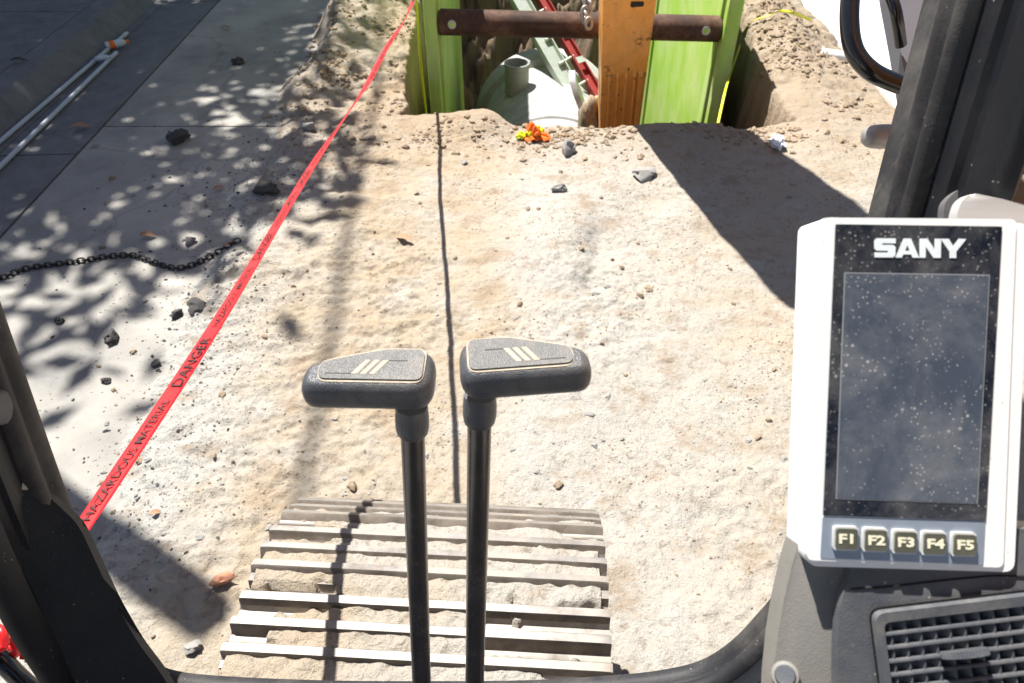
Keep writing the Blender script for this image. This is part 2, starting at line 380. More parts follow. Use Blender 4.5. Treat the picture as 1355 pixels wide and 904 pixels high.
def pit_mask(x, y):
    e = .05 * fbm(x, y, 3.0, 51, 4) * 2
    near = 4.63 + .17 * (1 - sstep(-.20, .05, x)) + .015 * np.sin(x * 7) + .4 * e * (1 - sstep(-.1, .15, x)) + .12 * e
    left = -.78 + 1.4 * e - .12 * sstep(5.2, 7.5, y); right = 1.78 + 1.0 * e
    return sstep(0, .10, y - near) * sstep(0, .12, x - left) * (1 - sstep(0, .12, x - right)) * (1 - sstep(0, 2.7, y - 7.9 - 6 * e))
def ridged(x, y, f, seed, octs=3, g=.55):
    r = np.zeros_like(x); a = 1.0
    for o in range(octs): r += a * (.5 - np.abs(vnoise(x * f + 5.1 * o, y * f + 3.7 * o, seed + o)) * 2); f *= 2.1; a *= g
    return r
def height(x, y):
    x = np.asarray(x, float); y = np.asarray(y, float)
    h = .050 * fbm(x, y, .9, 3, 3) + .030 * fbm(x, y, 3.1, 11, 4, .5)
    rough = .35 + 1.3 * sstep(-.15, .2, fbm(x, y, .8, 87, 3))             # worked patches and smooth, run-over ones
    h += rough * (.011 * fbm(x, y * 1.6, 9, 23, 3, .6) + .0085 * ridged(x, y * 1.3, 9, 33) + .008 * fbm(x, y, 36, 43, 2, .6))
    scr = vnoise(x * 1.1, y * 9.0, 57) + .6 * vnoise(x * 2.3, y * 19.0, 58)  # bucket scrapes run across the strip
    h += .014 * np.clip(scr, 0, 1) * sstep(-1.3, -1.0, x) * (1 - sstep(-.05, .35, x)) * sstep(2.0, 2.8, y)
    h += bumpf(x, y, .30, 3.45, .28, .5, .045) - bumpf(x, y, .46, 3.25, .09, .16, .06) - bumpf(x, y, .40, 2.9, .07, .10, .05)
    h += bumpf(x, y, -.15, 4.7, .22, .2, .06) + bumpf(x, y, .9, 4.5, .5, .12, .015)
    lump = .5 + 1.4 * np.clip(fbm(x, y, 5, 31, 2) + .2, 0, 1)
    far = sstep(4.9, 5.6, y)
    h += far * lump * (.05 * fbm(x, y, 4.3, 37, 4, .6) + .022 * ridged(x, y, 11, 39) + .012 * fbm(x, y, 30, 45, 2))
    h += bumpf(x, y, 2.15, 6.3, .36, 1.4, .20) + bumpf(x, y, 2.0, 8.8, .5, 1.5, .22)
    h += bumpf(x, y, -1.5, 6.6, .45, 1.0, .24) + bumpf(x, y, -1.45, 8.8, .5, 1.2, .30)
    h += bumpf(x, y, .6, 11.2, 1.6, .9, .3)
    h += .012
    edge = sstep(-1.78, -1.42, x + .22 * fbm(x, y, 1.3, 71, 3)) * (1 - sstep(2.62, 2.8, x + .12 * fbm(x, y, 1.7, 73, 3)))
    h = (h + .02) * edge - .03 * (1 - edge)
    p = pit_mask(x, y)
    return h * (1 - p) + (-2.25 + .12 * fbm(x, y, 2, 91, 3)) * p + sstep(7.4, 8.4, y) * p * (1 - p) * (.9 * fbm(x, y, 3, 93, 4, .6) + .25 * ridged(x, y, 9, 95))
def hz(x, y): return float(height(np.array([x]), np.array([y]))[0])

def S(px, py, up=0.0):                 # where a sight line meets the dirt
    d = ray(px, py); t = np.linspace(1.0, 12.0, 3000); x, y, z = d.x * t, d.y * t, CAM.z + d.z * t
    k = int(np.argmax(z < height(x, y))); return Vector((x[k], y[k], z[k] + up))
# ------------------------------------------------------------------ ground, street, kerb
xs = np.concatenate([np.arange(-2.05, -1.1, .015), np.arange(-1.1, 1.75, .0092), np.arange(1.75, 2.95, .015)])
ys = np.concatenate([np.arange(-.5, 1.1, .05), np.arange(1.1, 4.9, .0092), np.arange(4.9, 7.0, .016), np.arange(7.0, 13.01, .04)])
X, Y = np.meshgrid(xs, ys); Z = height(X, Y)
nx, ny = len(xs), len(ys)
vv = np.stack([X.ravel(), Y.ravel(), Z.ravel()], 1)
idx = np.arange(nx * ny).reshape(ny, nx)
ff = np.stack([idx[:-1, :-1].ravel(), idx[:-1, 1:].ravel(), idx[1:, 1:].ravel(), idx[1:, :-1].ravel()], 1)
me = bpy.data.meshes.new('dirt'); me.from_pydata(vv.tolist(), [], ff.tolist()); me.update(); smooth_mesh(me, 180)
dirt = tag(obj('dirt_ground', me, M['soil']), 'pale sandy dirt ground with an open trench cut in it', None, None, 'structure')

def sheet(name, x0, x1, y0, y1, z, mat, parent=None):
    return obj(name, mesh_from(name, [(x0, y0, z), (x1, y0, z), (x1, y1, z), (x0, y1, z)], [(0, 1, 2, 3)]), mat, parent)
# wide terrain to the horizon, with an opening round the works
O = 900.0; zt = -.06
me = mesh_from('ground', [(-O, -O, zt), (O, -O, zt), (O, O, zt), (-O, O, zt), (-2.0, -.45, zt), (2.9, -.45, zt), (2.9, 12.95, zt), (-2.0, 12.95, zt)],
               [(0, 1, 5, 4), (1, 2, 6, 5), (2, 3, 7, 6), (3, 0, 4, 7)])
tag(obj('ground', me, M['soil']), None, None, None, 'structure')
def slabs(name, mat, x0, x1, y0, y1, length, z, th, gap=.012, start=0.0, shape=None, label=None):
    """a run of cast slabs with open joints"""
    par = tag(sheet(name, x0, x1, y0, y1, z - th + .002, mat), label, None, None, 'structure')
    y = y0 + start
    while y < y1:
        a, b = max(y, y0) + gap / 2, min(y + length, y1) - gap / 2
        if b - a > .05:
            prof = shape or [(x0 + gap / 2, z), (x1 - gap / 2, z)]
            bm = bmesh.new()
            poly = [(prof[0][0], z - th)] + list(prof) + [(prof[-1][0], z - th)]
            va = [bm.verts.new((p[0], a, p[1])) for p in poly]; vb = [bm.verts.new((p[0], b, p[1])) for p in poly]
            m = len(poly)
            for k in range(m): bm.faces.new((va[k], va[(k + 1) % m], vb[(k + 1) % m], vb[k]))
            bm.faces.new(va); bm.faces.new(vb[::-1])
            obj('slab', bm_mesh('slab', bm, 30), mat, par)
        y += length
    return par
slabs('street', M['street'], -2.80, -1.15, -6, 26, 4.4, 0.0, .05, .014, 1.9, label='dusty concrete street slabs beside the dirt')
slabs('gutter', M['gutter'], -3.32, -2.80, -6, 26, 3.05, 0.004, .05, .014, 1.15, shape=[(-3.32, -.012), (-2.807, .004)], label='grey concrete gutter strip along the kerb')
slabs('kerb', M['kerb'], -3.72, -3.32, -6, 26, 3.05, .15, .2, .012, 1.15,
      shape=[(-3.714, .15), (-3.56, .15), (-3.525, .143), (-3.50, .125), (-3.40, .0), (-3.325, -.010)], label='grey concrete kerb')
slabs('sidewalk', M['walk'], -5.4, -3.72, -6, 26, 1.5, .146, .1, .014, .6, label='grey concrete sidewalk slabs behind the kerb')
slabs('pavement', M['pale'], 2.70, 6.2, -6, 26, 3.6, .03, .08, .014, .8, label='pale sunlit concrete pavement beyond the trench')

# ------------------------------------------------------------------ the excavator
EX = empty('excavator', (0.0, 0.0, 0.0), 'tracked excavator with black cab frame, orange arm reaching into the trench and two travel levers', 'excavator')

# --- crawler track: shoes over the front idler
TY0, TZ, TR, THW = 0.72, 0.885, 0.42, 0.365
TYAW = Matrix.Translation((-.214, 0, 0)) @ Matrix.Rotation(rad(-3.2), 4, 'Z')
def track_at(s):                       # s runs forward along the top, then round the idler -> (y, z, angle)
    if s <= TY0: return s, TZ, 0.0
    a = (s - TY0) / TR
    if a <= math.pi: return TY0 + TR * math.sin(a), TZ - TR + TR * math.cos(a), a
    return TY0 - (s - TY0 - math.pi * TR), TZ - 2 * TR, math.pi
prof = [(-.084, -.016), (-.084, .006), (-.071, .006), (-.066, .0095), (-.0635, .025), (-.0615, .0285), (-.0465, .0295), (-.0440, .026), (-.041, .005), (-.030, .0),
        (-.018, .0), (-.0130, .008), (-.0105, .025), (-.0085, .0285), (.0065, .0295), (.0090, .026), (.0115, .008), (.017, .0),
        (.033, .0), (.0395, .008), (.0420, .025), (.0440, .0285), (.0590, .0295), (.0615, .026), (.066, .006), (.080, -.004), (.0845, -.010), (.0845, -.016)]
def shoe_mesh():
    bm = bmesh.new(); secs = []
    for x, k in ((-THW, .80), (-THW + .006, .93), (-THW + .02, 1.0), (-.10, 1.0), (.10, 1.0), (THW - .02, 1.0), (THW - .006, .93), (THW, .80)):
        secs.append([bm.verts.new((x, p[0], p[1] * (k * .4 + .6) if p[1] > .02 else p[1])) for p in prof])
    for a, b in zip(secs[:-1], secs[1:]):
        for k in range(len(prof)): bm.faces.new((a[k], a[(k + 1) % len(prof)], b[(k + 1) % len(prof)], b[k]))
    bm.faces.new(secs[0]); bm.faces.new(secs[-1][::-1])
    bm.faces.ensure_lookup_table(); bmesh.ops.recalc_face_normals(bm, faces=bm.faces[:])
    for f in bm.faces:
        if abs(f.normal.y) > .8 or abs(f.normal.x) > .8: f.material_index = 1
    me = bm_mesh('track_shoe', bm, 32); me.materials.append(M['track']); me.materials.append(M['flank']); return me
trk = obj('crawler_track', tube_mesh('idler', [(-.09, TY0, TZ - TR), (.09, TY0, TZ - TR)], .36, 28), M['grease'], EX, TYAW)
tag(trk, 'dusty steel crawler track with triple grouser shoes')
sm = shoe_mesh(); PITCH_S = .171
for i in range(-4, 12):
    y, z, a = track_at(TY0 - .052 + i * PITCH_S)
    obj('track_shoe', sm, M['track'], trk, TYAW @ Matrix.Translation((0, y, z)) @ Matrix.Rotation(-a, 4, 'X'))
bm = bmesh.new(); bm_box(bm, (0, -.2, .46), (.34, 1.7, .42)); bevel(bm, .03)
obj('track_frame', bm_mesh('track_frame', bm, 40), M['grease'], trk, TYAW)
# soil packed between the grousers: dry cakes with broken edges
ss = np.arange(TY0 - .45, TY0 + .62, .0055); us = np.arange(-THW + .012, THW - .010, .0065)
S_, U_ = np.meshgrid(ss, us, indexing='ij')
cell = fbm(U_, S_ * 2.4, 3.1, 5, 3, .55) + .42 * fbm(U_, S_, 16, 15, 3, .6)
ph = np.mod((S_ - (TY0 - .052) + .0525 + .0265), .057) / .057
row = vnoise(np.floor((S_ - TY0 + .026 + 5.7) / .057) * 3.7, U_ * 2.2, 41)
msk = sstep(-.16, -.06, cell * .9 + row * 1.0 + .13 - .5 * np.clip(np.abs(U_) - .27, 0, 1) * 5 * (row < .1))
hh = -.008 + msk * (.027 + .008 * fbm(U_, S_, 9, 21, 3) + .008 * fbm(U_, S_, 45, 25, 2))
hh = np.minimum(hh, .0275 + .004 * fbm(U_, S_, 30, 35, 2))
vs = []
for i in range(S_.shape[0]):
    y, z, a = track_at(ss[i])
    ca, sa = math.cos(a), math.sin(a)
    for j in range(S_.shape[1]): vs.append((us[j], y + hh[i, j] * sa, z + hh[i, j] * ca))
idx = np.arange(S_.size).reshape(S_.shape)
fs = np.stack([idx[:-1, :-1].ravel(), idx[:-1, 1:].ravel(), idx[1:, 1:].ravel(), idx[1:, :-1].ravel()], 1).tolist()
ps = obj('packed_soil', mesh_from('packed_soil', vs, fs, 180), M['soil'], trk, TYAW); ps['kind'] = 'stuff'

# --- cab front opening: rubber seal and frame swept round it
FN = Vector((0, -1, .213)).normalized()          # towards the seat
def FP(px, py):
    d = ray(px, py); t = .615 / (d.y - .213 * d.z); return CAM + d * t
path_px = [(-118, 50), (0, 390), (105, 690), (150, 786), (178, 838), (198, 866), (225, 884), (290, 893), (430, 899), (560, 900), (690, 899), (800, 893), (870, 886), (925, 873), (965, 848), (1000, 812), (1025, 780), (1045, 735), (1105, 515), (1165, 290), (1202, 147), (1240, 0), (1268, -110)]
path = [FP(*q) for q in path_px]; path = [path[0]] + spline(path[1:-1], 5) + [path[-1]]
ctr = FP(600, 400)
def sweep(name, prof, mat, parent, pts=path, smooth=45):
    bm = bmesh.new(); rings = []
    for i, p in enumerate(pts):
        t = (pts[min(i + 1, len(pts) - 1)] - pts[max(i - 1, 0)]).normalized()
        o = t.cross(FN).normalized()
        if o.dot(p - ctr) < 0: o = -o
        rings.append([bm.verts.new(p + o * a + FN * b) for a, b in prof])
    m = len(prof)
    for a, b in zip(rings[:-1], rings[1:]):
        for k in range(m): bm.faces.new((a[k], a[(k + 1) % m], b[(k + 1) % m], b[k]))
    bm.faces.new(rings[0]); bm.faces.new(rings[-1][::-1])
    return obj(name, bm_mesh(name, bm, smooth), mat, parent)
cab = sweep('cab_frame', [(.009, .004), (.012, .044), (.010, .047), (.012, .062), (.017, .065), (.016, .078), (.012, .082), (.014, .100), (.020, .108), (.030, .110), (.036, .104), (.036, .004)], M['black'], EX)
tag(cab, 'scuffed black cab frame round the open windscreen')
sweep('rubber_seal', [(.0085, -.002), (.002, .000), (0, .006), (0, .014), (.003, .018), (.004, .021), (.001, .024), (.0, .031), (.003, .037), (.0115, .040)], M['seal'], cab)

def panel(name, px, depth, th, mat, parent, r=6, bev=.004, tilt=None, seg=3):
    """a thick moulded panel: an outline at a given distance, extruded away from the seat"""
    pl = round_poly(px, r, 5); bm = bmesh.new(); back = ray(677, 452).normalized()
    dd = (lambda q: depth) if tilt is None else tilt
    a = [P(q[0], q[1], dd(q)) for q in pl]
    va = [bm.verts.new(p) for p in a]; vb = [bm.verts.new(p + back * th) for p in a]; m = len(a)
    for k in range(m): bm.faces.new((va[k], va[(k + 1) % m], vb[(k + 1) % m], vb[k]))
    f = bm.faces.new(va); bm.faces.new(vb[::-1])
    if bev:
        bmesh.ops.bevel(bm, geom=list(f.edges), offset=bev, segments=seg, affect='EDGES', profile=.5, clamp_overlap=True)
    return obj(name, bm_mesh(name, bm, 45), mat, parent)
# left pillar's lower moulding
tl = lambda q: .785 - .0007 * max(0, 105 - q[0]) + .00012 * max(0, q[1] - 690)
panel('pillar_trim', [(-90, 612), (4, 625), (34, 633), (70, 662), (104, 694), (126, 742), (152, 798), (182, 850), (214, 892), (236, 930), (112, 930), (96, 898), (50, 796), (0, 694), (-60, 640)], .785, .012, M['black'], cab, 16, .006, tl, 4)
panel('edge_tape', [(-30, 620), (12, 626), (40, 638), (36, 650), (8, 640), (-30, 634)], .69, .004, M['sticker'], cab, 4, .001, lambda q: tl(q) - .003)
panel('pillar_latch', [(-40, 508), (-10, 520), (-2, 538), (-4, 556), (-12, 566), (-40, 560)], .66, .02, M['dash'], cab, 5, .004)
# right pillar: broad ridged inner cover, each ridge a strip that runs the whole height
def strip(xt, xb, wt, wb, depth, th, mat, bev): return panel('pillar_trim', [(xt + (xt - xb) * .41, -120), (xt + (xt - xb) * .41 + wt, -120), (xb - (xt - xb) * .28 + wb, 372), (xb - (xt - xb) * .28, 372)], depth, th, mat, cab, 0, bev)
strip(1243, 1168, 26, 24, .612, .03, M['seal'], .006)
strip(1262, 1188, 44, 40, .602, .03, M['black'], .009)
strip(1296, 1220, 34, 34, .592, .04, M['black'], .011)
strip(1320, 1244, 220, 300, .580, .05, M['black'], .016)
panel('pillar_bracket', [(1238, 400), (1250, 268), (1268, 250), (1440, 232), (1440, 400)], .550, .008, M['dash'], cab, 8, .002)
panel('bracket_cover', [(1262, 400), (1266, 285), (1272, 266), (1286, 255), (1330, 264), (1440, 292), (1440, 400)], .500, .010, M['lgrey'], cab, 8, .0025, None, 3)
panel('sticker', [(1280, 233), (1303, 224), (1309, 226), (1307, 237), (1281, 240)], .5775, .002, M['sticker'], cab, 1, 0)
panel('sticker', [(1348, 232), (1372, 228), (1372, 244), (1350, 241)], .5775, .002, M['sticker'], cab, 1, 0)

# mirror with its tube guard, and a steel grab stub beyond the right pillar
mir = obj('side_mirror', prism_mesh('mirror', round_poly([(0, -.02), (.13, -.05), (.13, .22), (-.034, .22), (-.028, .14), (-.013, .06)], .012, 4), 0, .03,
          lambda x, y, z, o=P(1203, 118, 1.04): o + Vector((x, 0, 0)) + Vector((0, sp, cp)) * y + Vector((0, -cp, sp)) * -z, .006), M['mirror'], cab)
obj('mirror_guard', tube_mesh('guard', spline([P(1136, -70, .98), P(1127, -20, .98), P(1124, 28, .98), P(1130, 66, .98), P(1150, 92, .98), P(1180, 108, .985), P(1215, 118, .99), P(1290, 130, 1.0)], 7), .0125, 16), M['tube'], mir)
obj('mirror_arm', tube_mesh('arm', spline([P(1168, -60, 1.0), P(1176, -15, 1.0), P(1186, 18, 1.0), P(1192, 60, 1.03)], 5), .008, 12), M['tube'], mir)
a, b = P(1157, 181, 1.06), P(1300, 178, 1.06)
ax = (b - a).normalized()
obj('grab_stub', tube_mesh('stub', [a - ax * .0175, a - ax * .0155, a - ax * .010, a - ax * .003, a + ax * .008, b], [.004, .010, .0145, .0165, .0175, .0175], 20), M['steel'], cab)
# roof and rear of the cab (above and behind the seat)
bm = bmesh.new(); bm_box(bm, (-.02, -.42, 2.98), (1.0, 1.55, .06)); bevel(bm, .02)
obj('cab_roof', bm_mesh('roof', bm, 40), M['black'], EX)
bm = bmesh.new(); bm_box(bm, (-.02, -1.16, 1.72), (1.0, .06, .90)); bm_box(bm, (-.49, -1.16, 2.56), (.08, .06, .78)); bm_box(bm, (.45, -1.16, 2.56), (.08, .06, .78))
obj('rear_wall', bm_mesh('rear', bm, 40), M['black'], EX)
bm = bmesh.new(); bm_box(bm, (-.02, -.42, 1.24), (1.0, 1.4, .05)); bevel(bm, .01)
obj('cab_floor', bm_mesh('floor', bm, 40), M['black'], EX)

# --- console with air vent
con = panel('console', [(1062, 700), (1047, 752), (1036, 800), (1028, 850), (1023, 900), (1018, 990), (1440, 990), (1440, 700)], .4395, .020, M['console'], EX, 10, .007, lambda q: .4395 + .00010 * max(0, 1130 - q[0]), 5)
tag(con, 'sunlit grey and dark plastic dash console under the display')
panel('dash_cover', [(1128, 700), (1126, 760), (1112, 796), (1108, 850), (1107, 990), (1440, 990), (1440, 700)], .4360, .008, M['dash'], con, 16, .004, None, 5)
seam = spline([P(1126, 780, .4358), P(1180, 776, .4356), P(1250, 768, .4356), P(1320, 762, .4356), P(1370, 764, .4356)], 6)
obj('seam', tube_mesh('seam', seam, .0005, 6), M['void'], con)
q = P(1039, 894, .446); cn = -ray(1039, 892).normalized()
cm = Matrix.Translation(q) @ cn.to_track_quat('Z', 'Y').to_matrix().to_4x4() @ Matrix.Scale(.62, 4)
obj('round_switch', tube_mesh('switch', [(0, 0, -.02), (0, 0, .004), (0, 0, .0055)], [.010, .010, .0088], 24), M['dash'], con, cm)
obj('switch_ring', tube_mesh('ring', [(0, 0, -.02), (0, 0, .0015), (0, 0, .003)], [.0135, .0135, .0118], 28), M['console'], con, cm)
# vent: local frame in the dash plane
vo = P(1262, 858, .4335)
def VM(rot): return Matrix(((1, 0, 0), (0, sp, -cp), (0, cp, sp))).to_4x4() @ Matrix.Rotation(rot, 4, 'Z')
VMAT = Matrix.Translation(vo) @ VM(rad(7.5)) @ Matrix.Rotation(rad(-1.5), 4, 'Y') @ Matrix.Scale(.822, 4)
vent = obj('air_vent', box_mesh('cavity', (0, 0, -.012), (.106, .086, .004)), M['void'], EX, VMAT)
tag(vent, 'dark plastic air vent with four horizontal slats and a thumb wheel')
bm = bmesh.new()
fo = round_poly([(-.056, -.060), (.062, -.060), (.062, .0345), (-.056, .0345)], .008, 5); fi = round_poly([(-.0490, -.055), (.056, -.055), (.056, .0262), (-.0490, .0262)], .005, 5)
r0 = [bm.verts.new((p[0], p[1], .001)) for p in fo]; r1 = [bm.verts.new((p[0] * .975, p[1] * .97, .005)) for p in fo]; r2 = [bm.verts.new((p[0], p[1], .0045)) for p in fi]; r3 = [bm.verts.new((p[0], p[1], -.012)) for p in fi]
for A, B in ((r0, r1), (r1, r2), (r2, r3)):
    for k in range(len(A)): bm.faces.new((A[k], A[(k + 1) % len(A)], B[(k + 1) % len(A)], B[k]))
obj('vent_frame', bm_mesh('vent_frame', bm, 40), M['vent'], vent, VMAT)
bm = bmesh.new(); ou = round_poly([(-.0575, -.0615), (.0635, -.0615), (.0635, .0362), (-.0575, .0362)], .009, 5)
ga = [bm.verts.new((p[0], p[1], .0006)) for p in ou]; gb = [bm.verts.new((p[0] * .985, p[1] * .985, .0006)) for p in fo]
for k in range(len(ga)): bm.faces.new((ga[k], ga[(k + 1) % len(ga)], gb[(k + 1) % len(ga)], gb[k]))
obj('vent_gap', bm_mesh('vent_gap', bm), M['void'], vent, VMAT)
sl_me = box_mesh('slat', (0, 0, 0), (.1050, .0030, .005), .0015, 2)
fin_me = box_mesh('fin', (0, 0, 0), (.0014, .0094, .0085), .0004, 1)
SY = [.0168 - .0099 * k for k in range(7)]
for y in SY:
    obj('slat', sl_me, M['vent'], vent, VMAT @ Matrix.Translation((.0035, y, .0012)) @ Matrix.Rotation(rad(-12), 4, 'X'))
for r_ in range(8):
    for k in range(10):
        obj('fin', fin_me, M['vent'], vent, VMAT @ Matrix.Translation((-.046 + .0105 * k, SY[0] + .0050 - .0099 * r_, -.0008)) @ Matrix.Rotation(rad(42), 4, 'Y'))
bm = bmesh.new(); nT = 44
for k in range(nT):
    a0 = 2 * math.pi * k / nT; a1 = 2 * math.pi * (k + .5) / nT
    for aa, rr in ((a0, 1.0), (a1, .93)): bm.verts.new((.0165 * math.cos(aa) * rr, .0125 * math.sin(aa) * rr * .9, 0))
ring = bm.verts[:]; f = bm.faces.new(ring)
e = bmesh.ops.extrude_face_region(bm, geom=[f]); bmesh.ops.translate(bm, verts=[v for v in e['geom'] if isinstance(v, bmesh.types.BMVert)], vec=(0, 0, .0046))
obj('thumb_wheel', bm_mesh('thumb_wheel', bm, 30), M['dash'], vent, VMAT @ Matrix.Translation((.004, SY[2] + .0040, .0055)) @ Matrix.Rotation(rad(72), 4, 'X'))

# --- display monitor: a flat casing that faces the seat
mo = P(1203, 522, .43); k_ = .43 / FPX
MM = Matrix.Translation(mo) @ Matrix(((1, 0, 0), (0, sp, -cp), (0, cp, sp))).to_4x4() @ Matrix.Rotation(rad(-1.7), 4, 'Z') @ Matrix.Rotation(rad(1.2), 4, 'X')
def m2(px, py):                        # photo pixel -> monitor's own plane (mm-true at the casing distance)
    v = MM.inverted() @ P(px, py, .43); return (v.x, v.y)
mon = obj('display_monitor', prism_mesh('casing', round_poly([(-.0560, -.1035), (.0665, -.1035), (.0665, .1025), (-.0560, .1025)], .0065, 5), -.034, .0, None, .0042, 45, 4), M['white'], EX, MM)
tag(mon, 'white framed display monitor with dusty black screen and five function keys')
def mpoly(pts, z0, z1, name, mat, r=0, bev=0, seg=2): return obj(name, prism_mesh(name, round_poly([m2(*q) for q in pts], r, 4), z0, z1, None, bev, 40, seg), mat, mon, MM)
mpoly([(1084, 289), (1340, 291), (1329, 752), (1068, 742)], -.002, .0012, 'front_plate', M['white'], .004, .0010)
mpoly([(1102, 298), (1320, 301), (1304, 689), (1089, 682)], -.001, .0020, 'bezel_glass', M['glass'], .0008, .0003)
mpoly([(1113.5, 361), (1304.5, 364), (1292.5, 666.5), (1105, 660)], .0005, .00225, 'screen_edge', M['lcd_line'], .0003)
mpoly([(1115, 362.5), (1303, 365.5), (1291, 665), (1106.5, 658.5)], .0005, .0024, 'screen', M['lcd'], .0003)
mpoly([(1088.5, 684.5), (1304, 690), (1302, 748), (1086, 739)], -.001, .0016, 'keypad', M['keypad'], .0008, .0003)
for i, (bx, by) in enumerate([(1117.5, 711.5), (1156, 713.5), (1195, 716), (1233.5, 718), (1273, 719.5)]):
    c = m2(bx, by); s_ = .0073
    sq = [(c[0] - s_, c[1] - s_ * .97), (c[0] + s_, c[1] - s_ * .97), (c[0] + s_, c[1] + s_ * .97), (c[0] - s_, c[1] + s_ * .97)]
    ctr2 = Vector(c)
    obj('button_rim', prism_mesh('button_rim', round_poly(sq, .0022, 4), .001, .0036, None, .0007, 40), M['keyrim'], mon, MM)
    sq2 = [tuple(ctr2 + (Vector(q) - ctr2) * .86) for q in sq]
    obj('button', prism_mesh('button', round_poly(sq2, .0018, 4), .003, .0052, None, .0010, 40, 3), M['key'], mon, MM)
    t = text_mesh('button_legend', 'F%d' % (i + 1), .0082, .00028, .0001)
    obj('button_legend', t, M['legend'], mon, MM @ Matrix.Translation((c[0], c[1], .00535)) @ Matrix.Diagonal((1.32, .92, 1, 1)))
LT = {'S': [[(.12, 1), (1, 1), (1, .74), (.38, .74), (.38, .66), (.88, .66), (1, .55), (1, .12), (.88, 0), (.02, 0), (.02, .26), (.64, .26), (.64, .35), (.12, .35), (0, .46), (0, .88)]],
      'A': [[(-.02, 0), (.37, 1), (.70, 1), (1.10, 0), (.79, 0), (.725, .17), (.355, .17), (.29, 0)], [(.43, .36), (.655, .36), (.54, .64)]],
      'N': [[(0, 0), (0, 1), (.36, 1), (.71, .44), (.71, 1), (1, 1), (1, 0), (.66, 0), (.29, .58), (.29, 0)]],
      'Y': [[(.38, 0), (.38, .34), (-.03, 1), (.34, 1), (.545, .63), (.80, 1), (1.16, 1), (.70, .34), (.70, 0)]]}
c0 = Vector(m2(1152, 341.5)); c1 = Vector(m2(1272, 342.5)); cu_ = Vector(m2(1153, 316.5))
ex = (c1 - c0) / 4.28; ey = (cu_ - c0); ey = ey - ex.normalized() * ey.dot(ex.normalized()); pos = 0.0
for ch, adv in (('S', 1.01), ('A', 1.11), ('N', 1.02), ('Y', 1.1)):
    polys = [[c0 + ex * (pos + p[0]) + ey * p[1] for p in pl] for pl in LT[ch]]
    obj('logo_letter', curve_mesh('letter', polys, .0001), M['logo'], mon, MM @ Matrix.Translation((0, 0, .00235))); pos += adv

# --- travel levers
def lever(gc, outl, rod_top, rod_bot, label, mirror=1, yaw=0.0, roll=0.0):
    """gc: grip centre; outline in the grip's own plane (x across, y forward)"""
    root = obj('control_lever', tube_mesh('rod', [rod_bot, rod_bot.lerp(rod_top, .5), rod_top], .0099, 24), M['rod'], EX)
    tag(root, label)
    T = Matrix.Translation(gc) @ Matrix.Rotation(yaw, 4, 'Z') @ Matrix.Rotation(roll, 4, 'Y') @ Matrix.Rotation(rad(6), 4, 'X')
    out = [(p[0] * mirror, p[1]) for p in outl]
    if mirror < 0: out = out[::-1]
    # stacked outlines give the rounded moulded body
    bm = bmesh.new(); rings = []; cc = Vector((sum(p[0] for p in out) / len(out), sum(p[1] for p in out) / len(out)))
    rp = round_poly(out, .018, 8)
    def inset(poly, d):
        res = []; m = len(poly)
        for i in range(m):
            a = Vector(poly[i - 1]); b = Vector(poly[(i + 1) % m]); t = (b - a).normalized(); nn = Vector((-t.y, t.x))
            res.append(Vector(poly[i]) + nn * d)
        return res
    levels = [(-.0170, .0075), (-.0163, .0045), (-.0140, .0018), (-.0105, .0005), (-.006, 0), (-.001, 0.0002), (.0035, .0012), (.0070, .0030), (.0092, .0050), (.0105, .0070), (.0110, .0088)]
    for z, d in levels: rings.append([bm.verts.new((p.x, p.y, z)) for p in inset(rp, d)])
    for A, B in zip(rings[:-1], rings[1:]):
        for k in range(len(A)): bm.faces.new((A[k], A[(k + 1) % len(A)], B[(k + 1) % len(A)], B[k]))
    bm.faces.new(rings[0][::-1]); bm.faces.new(rings[-1])
    obj('grip', bm_mesh('grip', bm, 55), M['grip'], root, T)
    pp = [(-.0365, -.0112), (.0425, -.0112), (.0425, .0190), (.0125, .0190), (-.0365, .0050)]; pp = [(p[0] * mirror, p[1]) for p in pp]; pp = pp[::-1] if mirror < 0 else pp
    ins = round_poly(inset(pp, -.0022), .0085, 6); ins2 = round_poly(pp, .0065, 6)
    obj('grip_outline', prism_mesh('grip_outline', ins, .007, .01125, None, .0003), M['beige'], root, T)
    obj('grip_plate', prism_mesh('grip_plate', ins2, .009, .0126, None, .0010, 45, 3), M['plate'], root, T)
    # emblem: three slanted bars with a thin line to either side
    for k in range(3):
        x = (.0125 - .0068 * k)
        bar = [(x - .0105, -.0072), (x - .0062, -.0072), (x + .0030, .0068), (x - .0013, .0068)]
        bar = [(p[0] * mirror, p[1] + .0006) for p in bar]
        obj('emblem_bar', prism_mesh('emblem_bar', bar, .0122, .01285), M['beige'], root, T)
        ln = [((x - .0108) * mirror, -.0066), ((x - .0101) * mirror, -.0066), ((x - .0010) * mirror, .0074), ((x - .0017) * mirror, .0074)]
        obj('emblem_line', prism_mesh('emblem_line', ln, .0122, .01280), M['groove'], root, T)
    for (xa, xb, yy) in ((-.0310, -.0115, -.0063), (.0150, .0300, .0072)):
        a_, b_ = sorted((xa * mirror, xb * mirror))
        obj('emblem_line', prism_mesh('emblem_line', [(a_, yy - .0004), (b_, yy - .0004), (b_, yy + .0004), (a_, yy + .0004)], .0122, .01278), M['groove'], root, T)
    d = (rod_bot - rod_top).normalized(); tp = rod_top - d * .006
    obj('collar', tube_mesh('collar', [tp, tp + d * .008, tp + d * .0105, tp + d * .020, tp + d * .026, tp + d * .029], [.0128, .0134, .0137, .0137, .0128, .0104], 24), M['grip'], root)
    return root
outl = [(-.051, -.021), (.0505, -.021), (.0505, .025), (.014, .025), (-.051, .008)]
gl = P(489, 500, .565); gr = P(694, 483, .565)
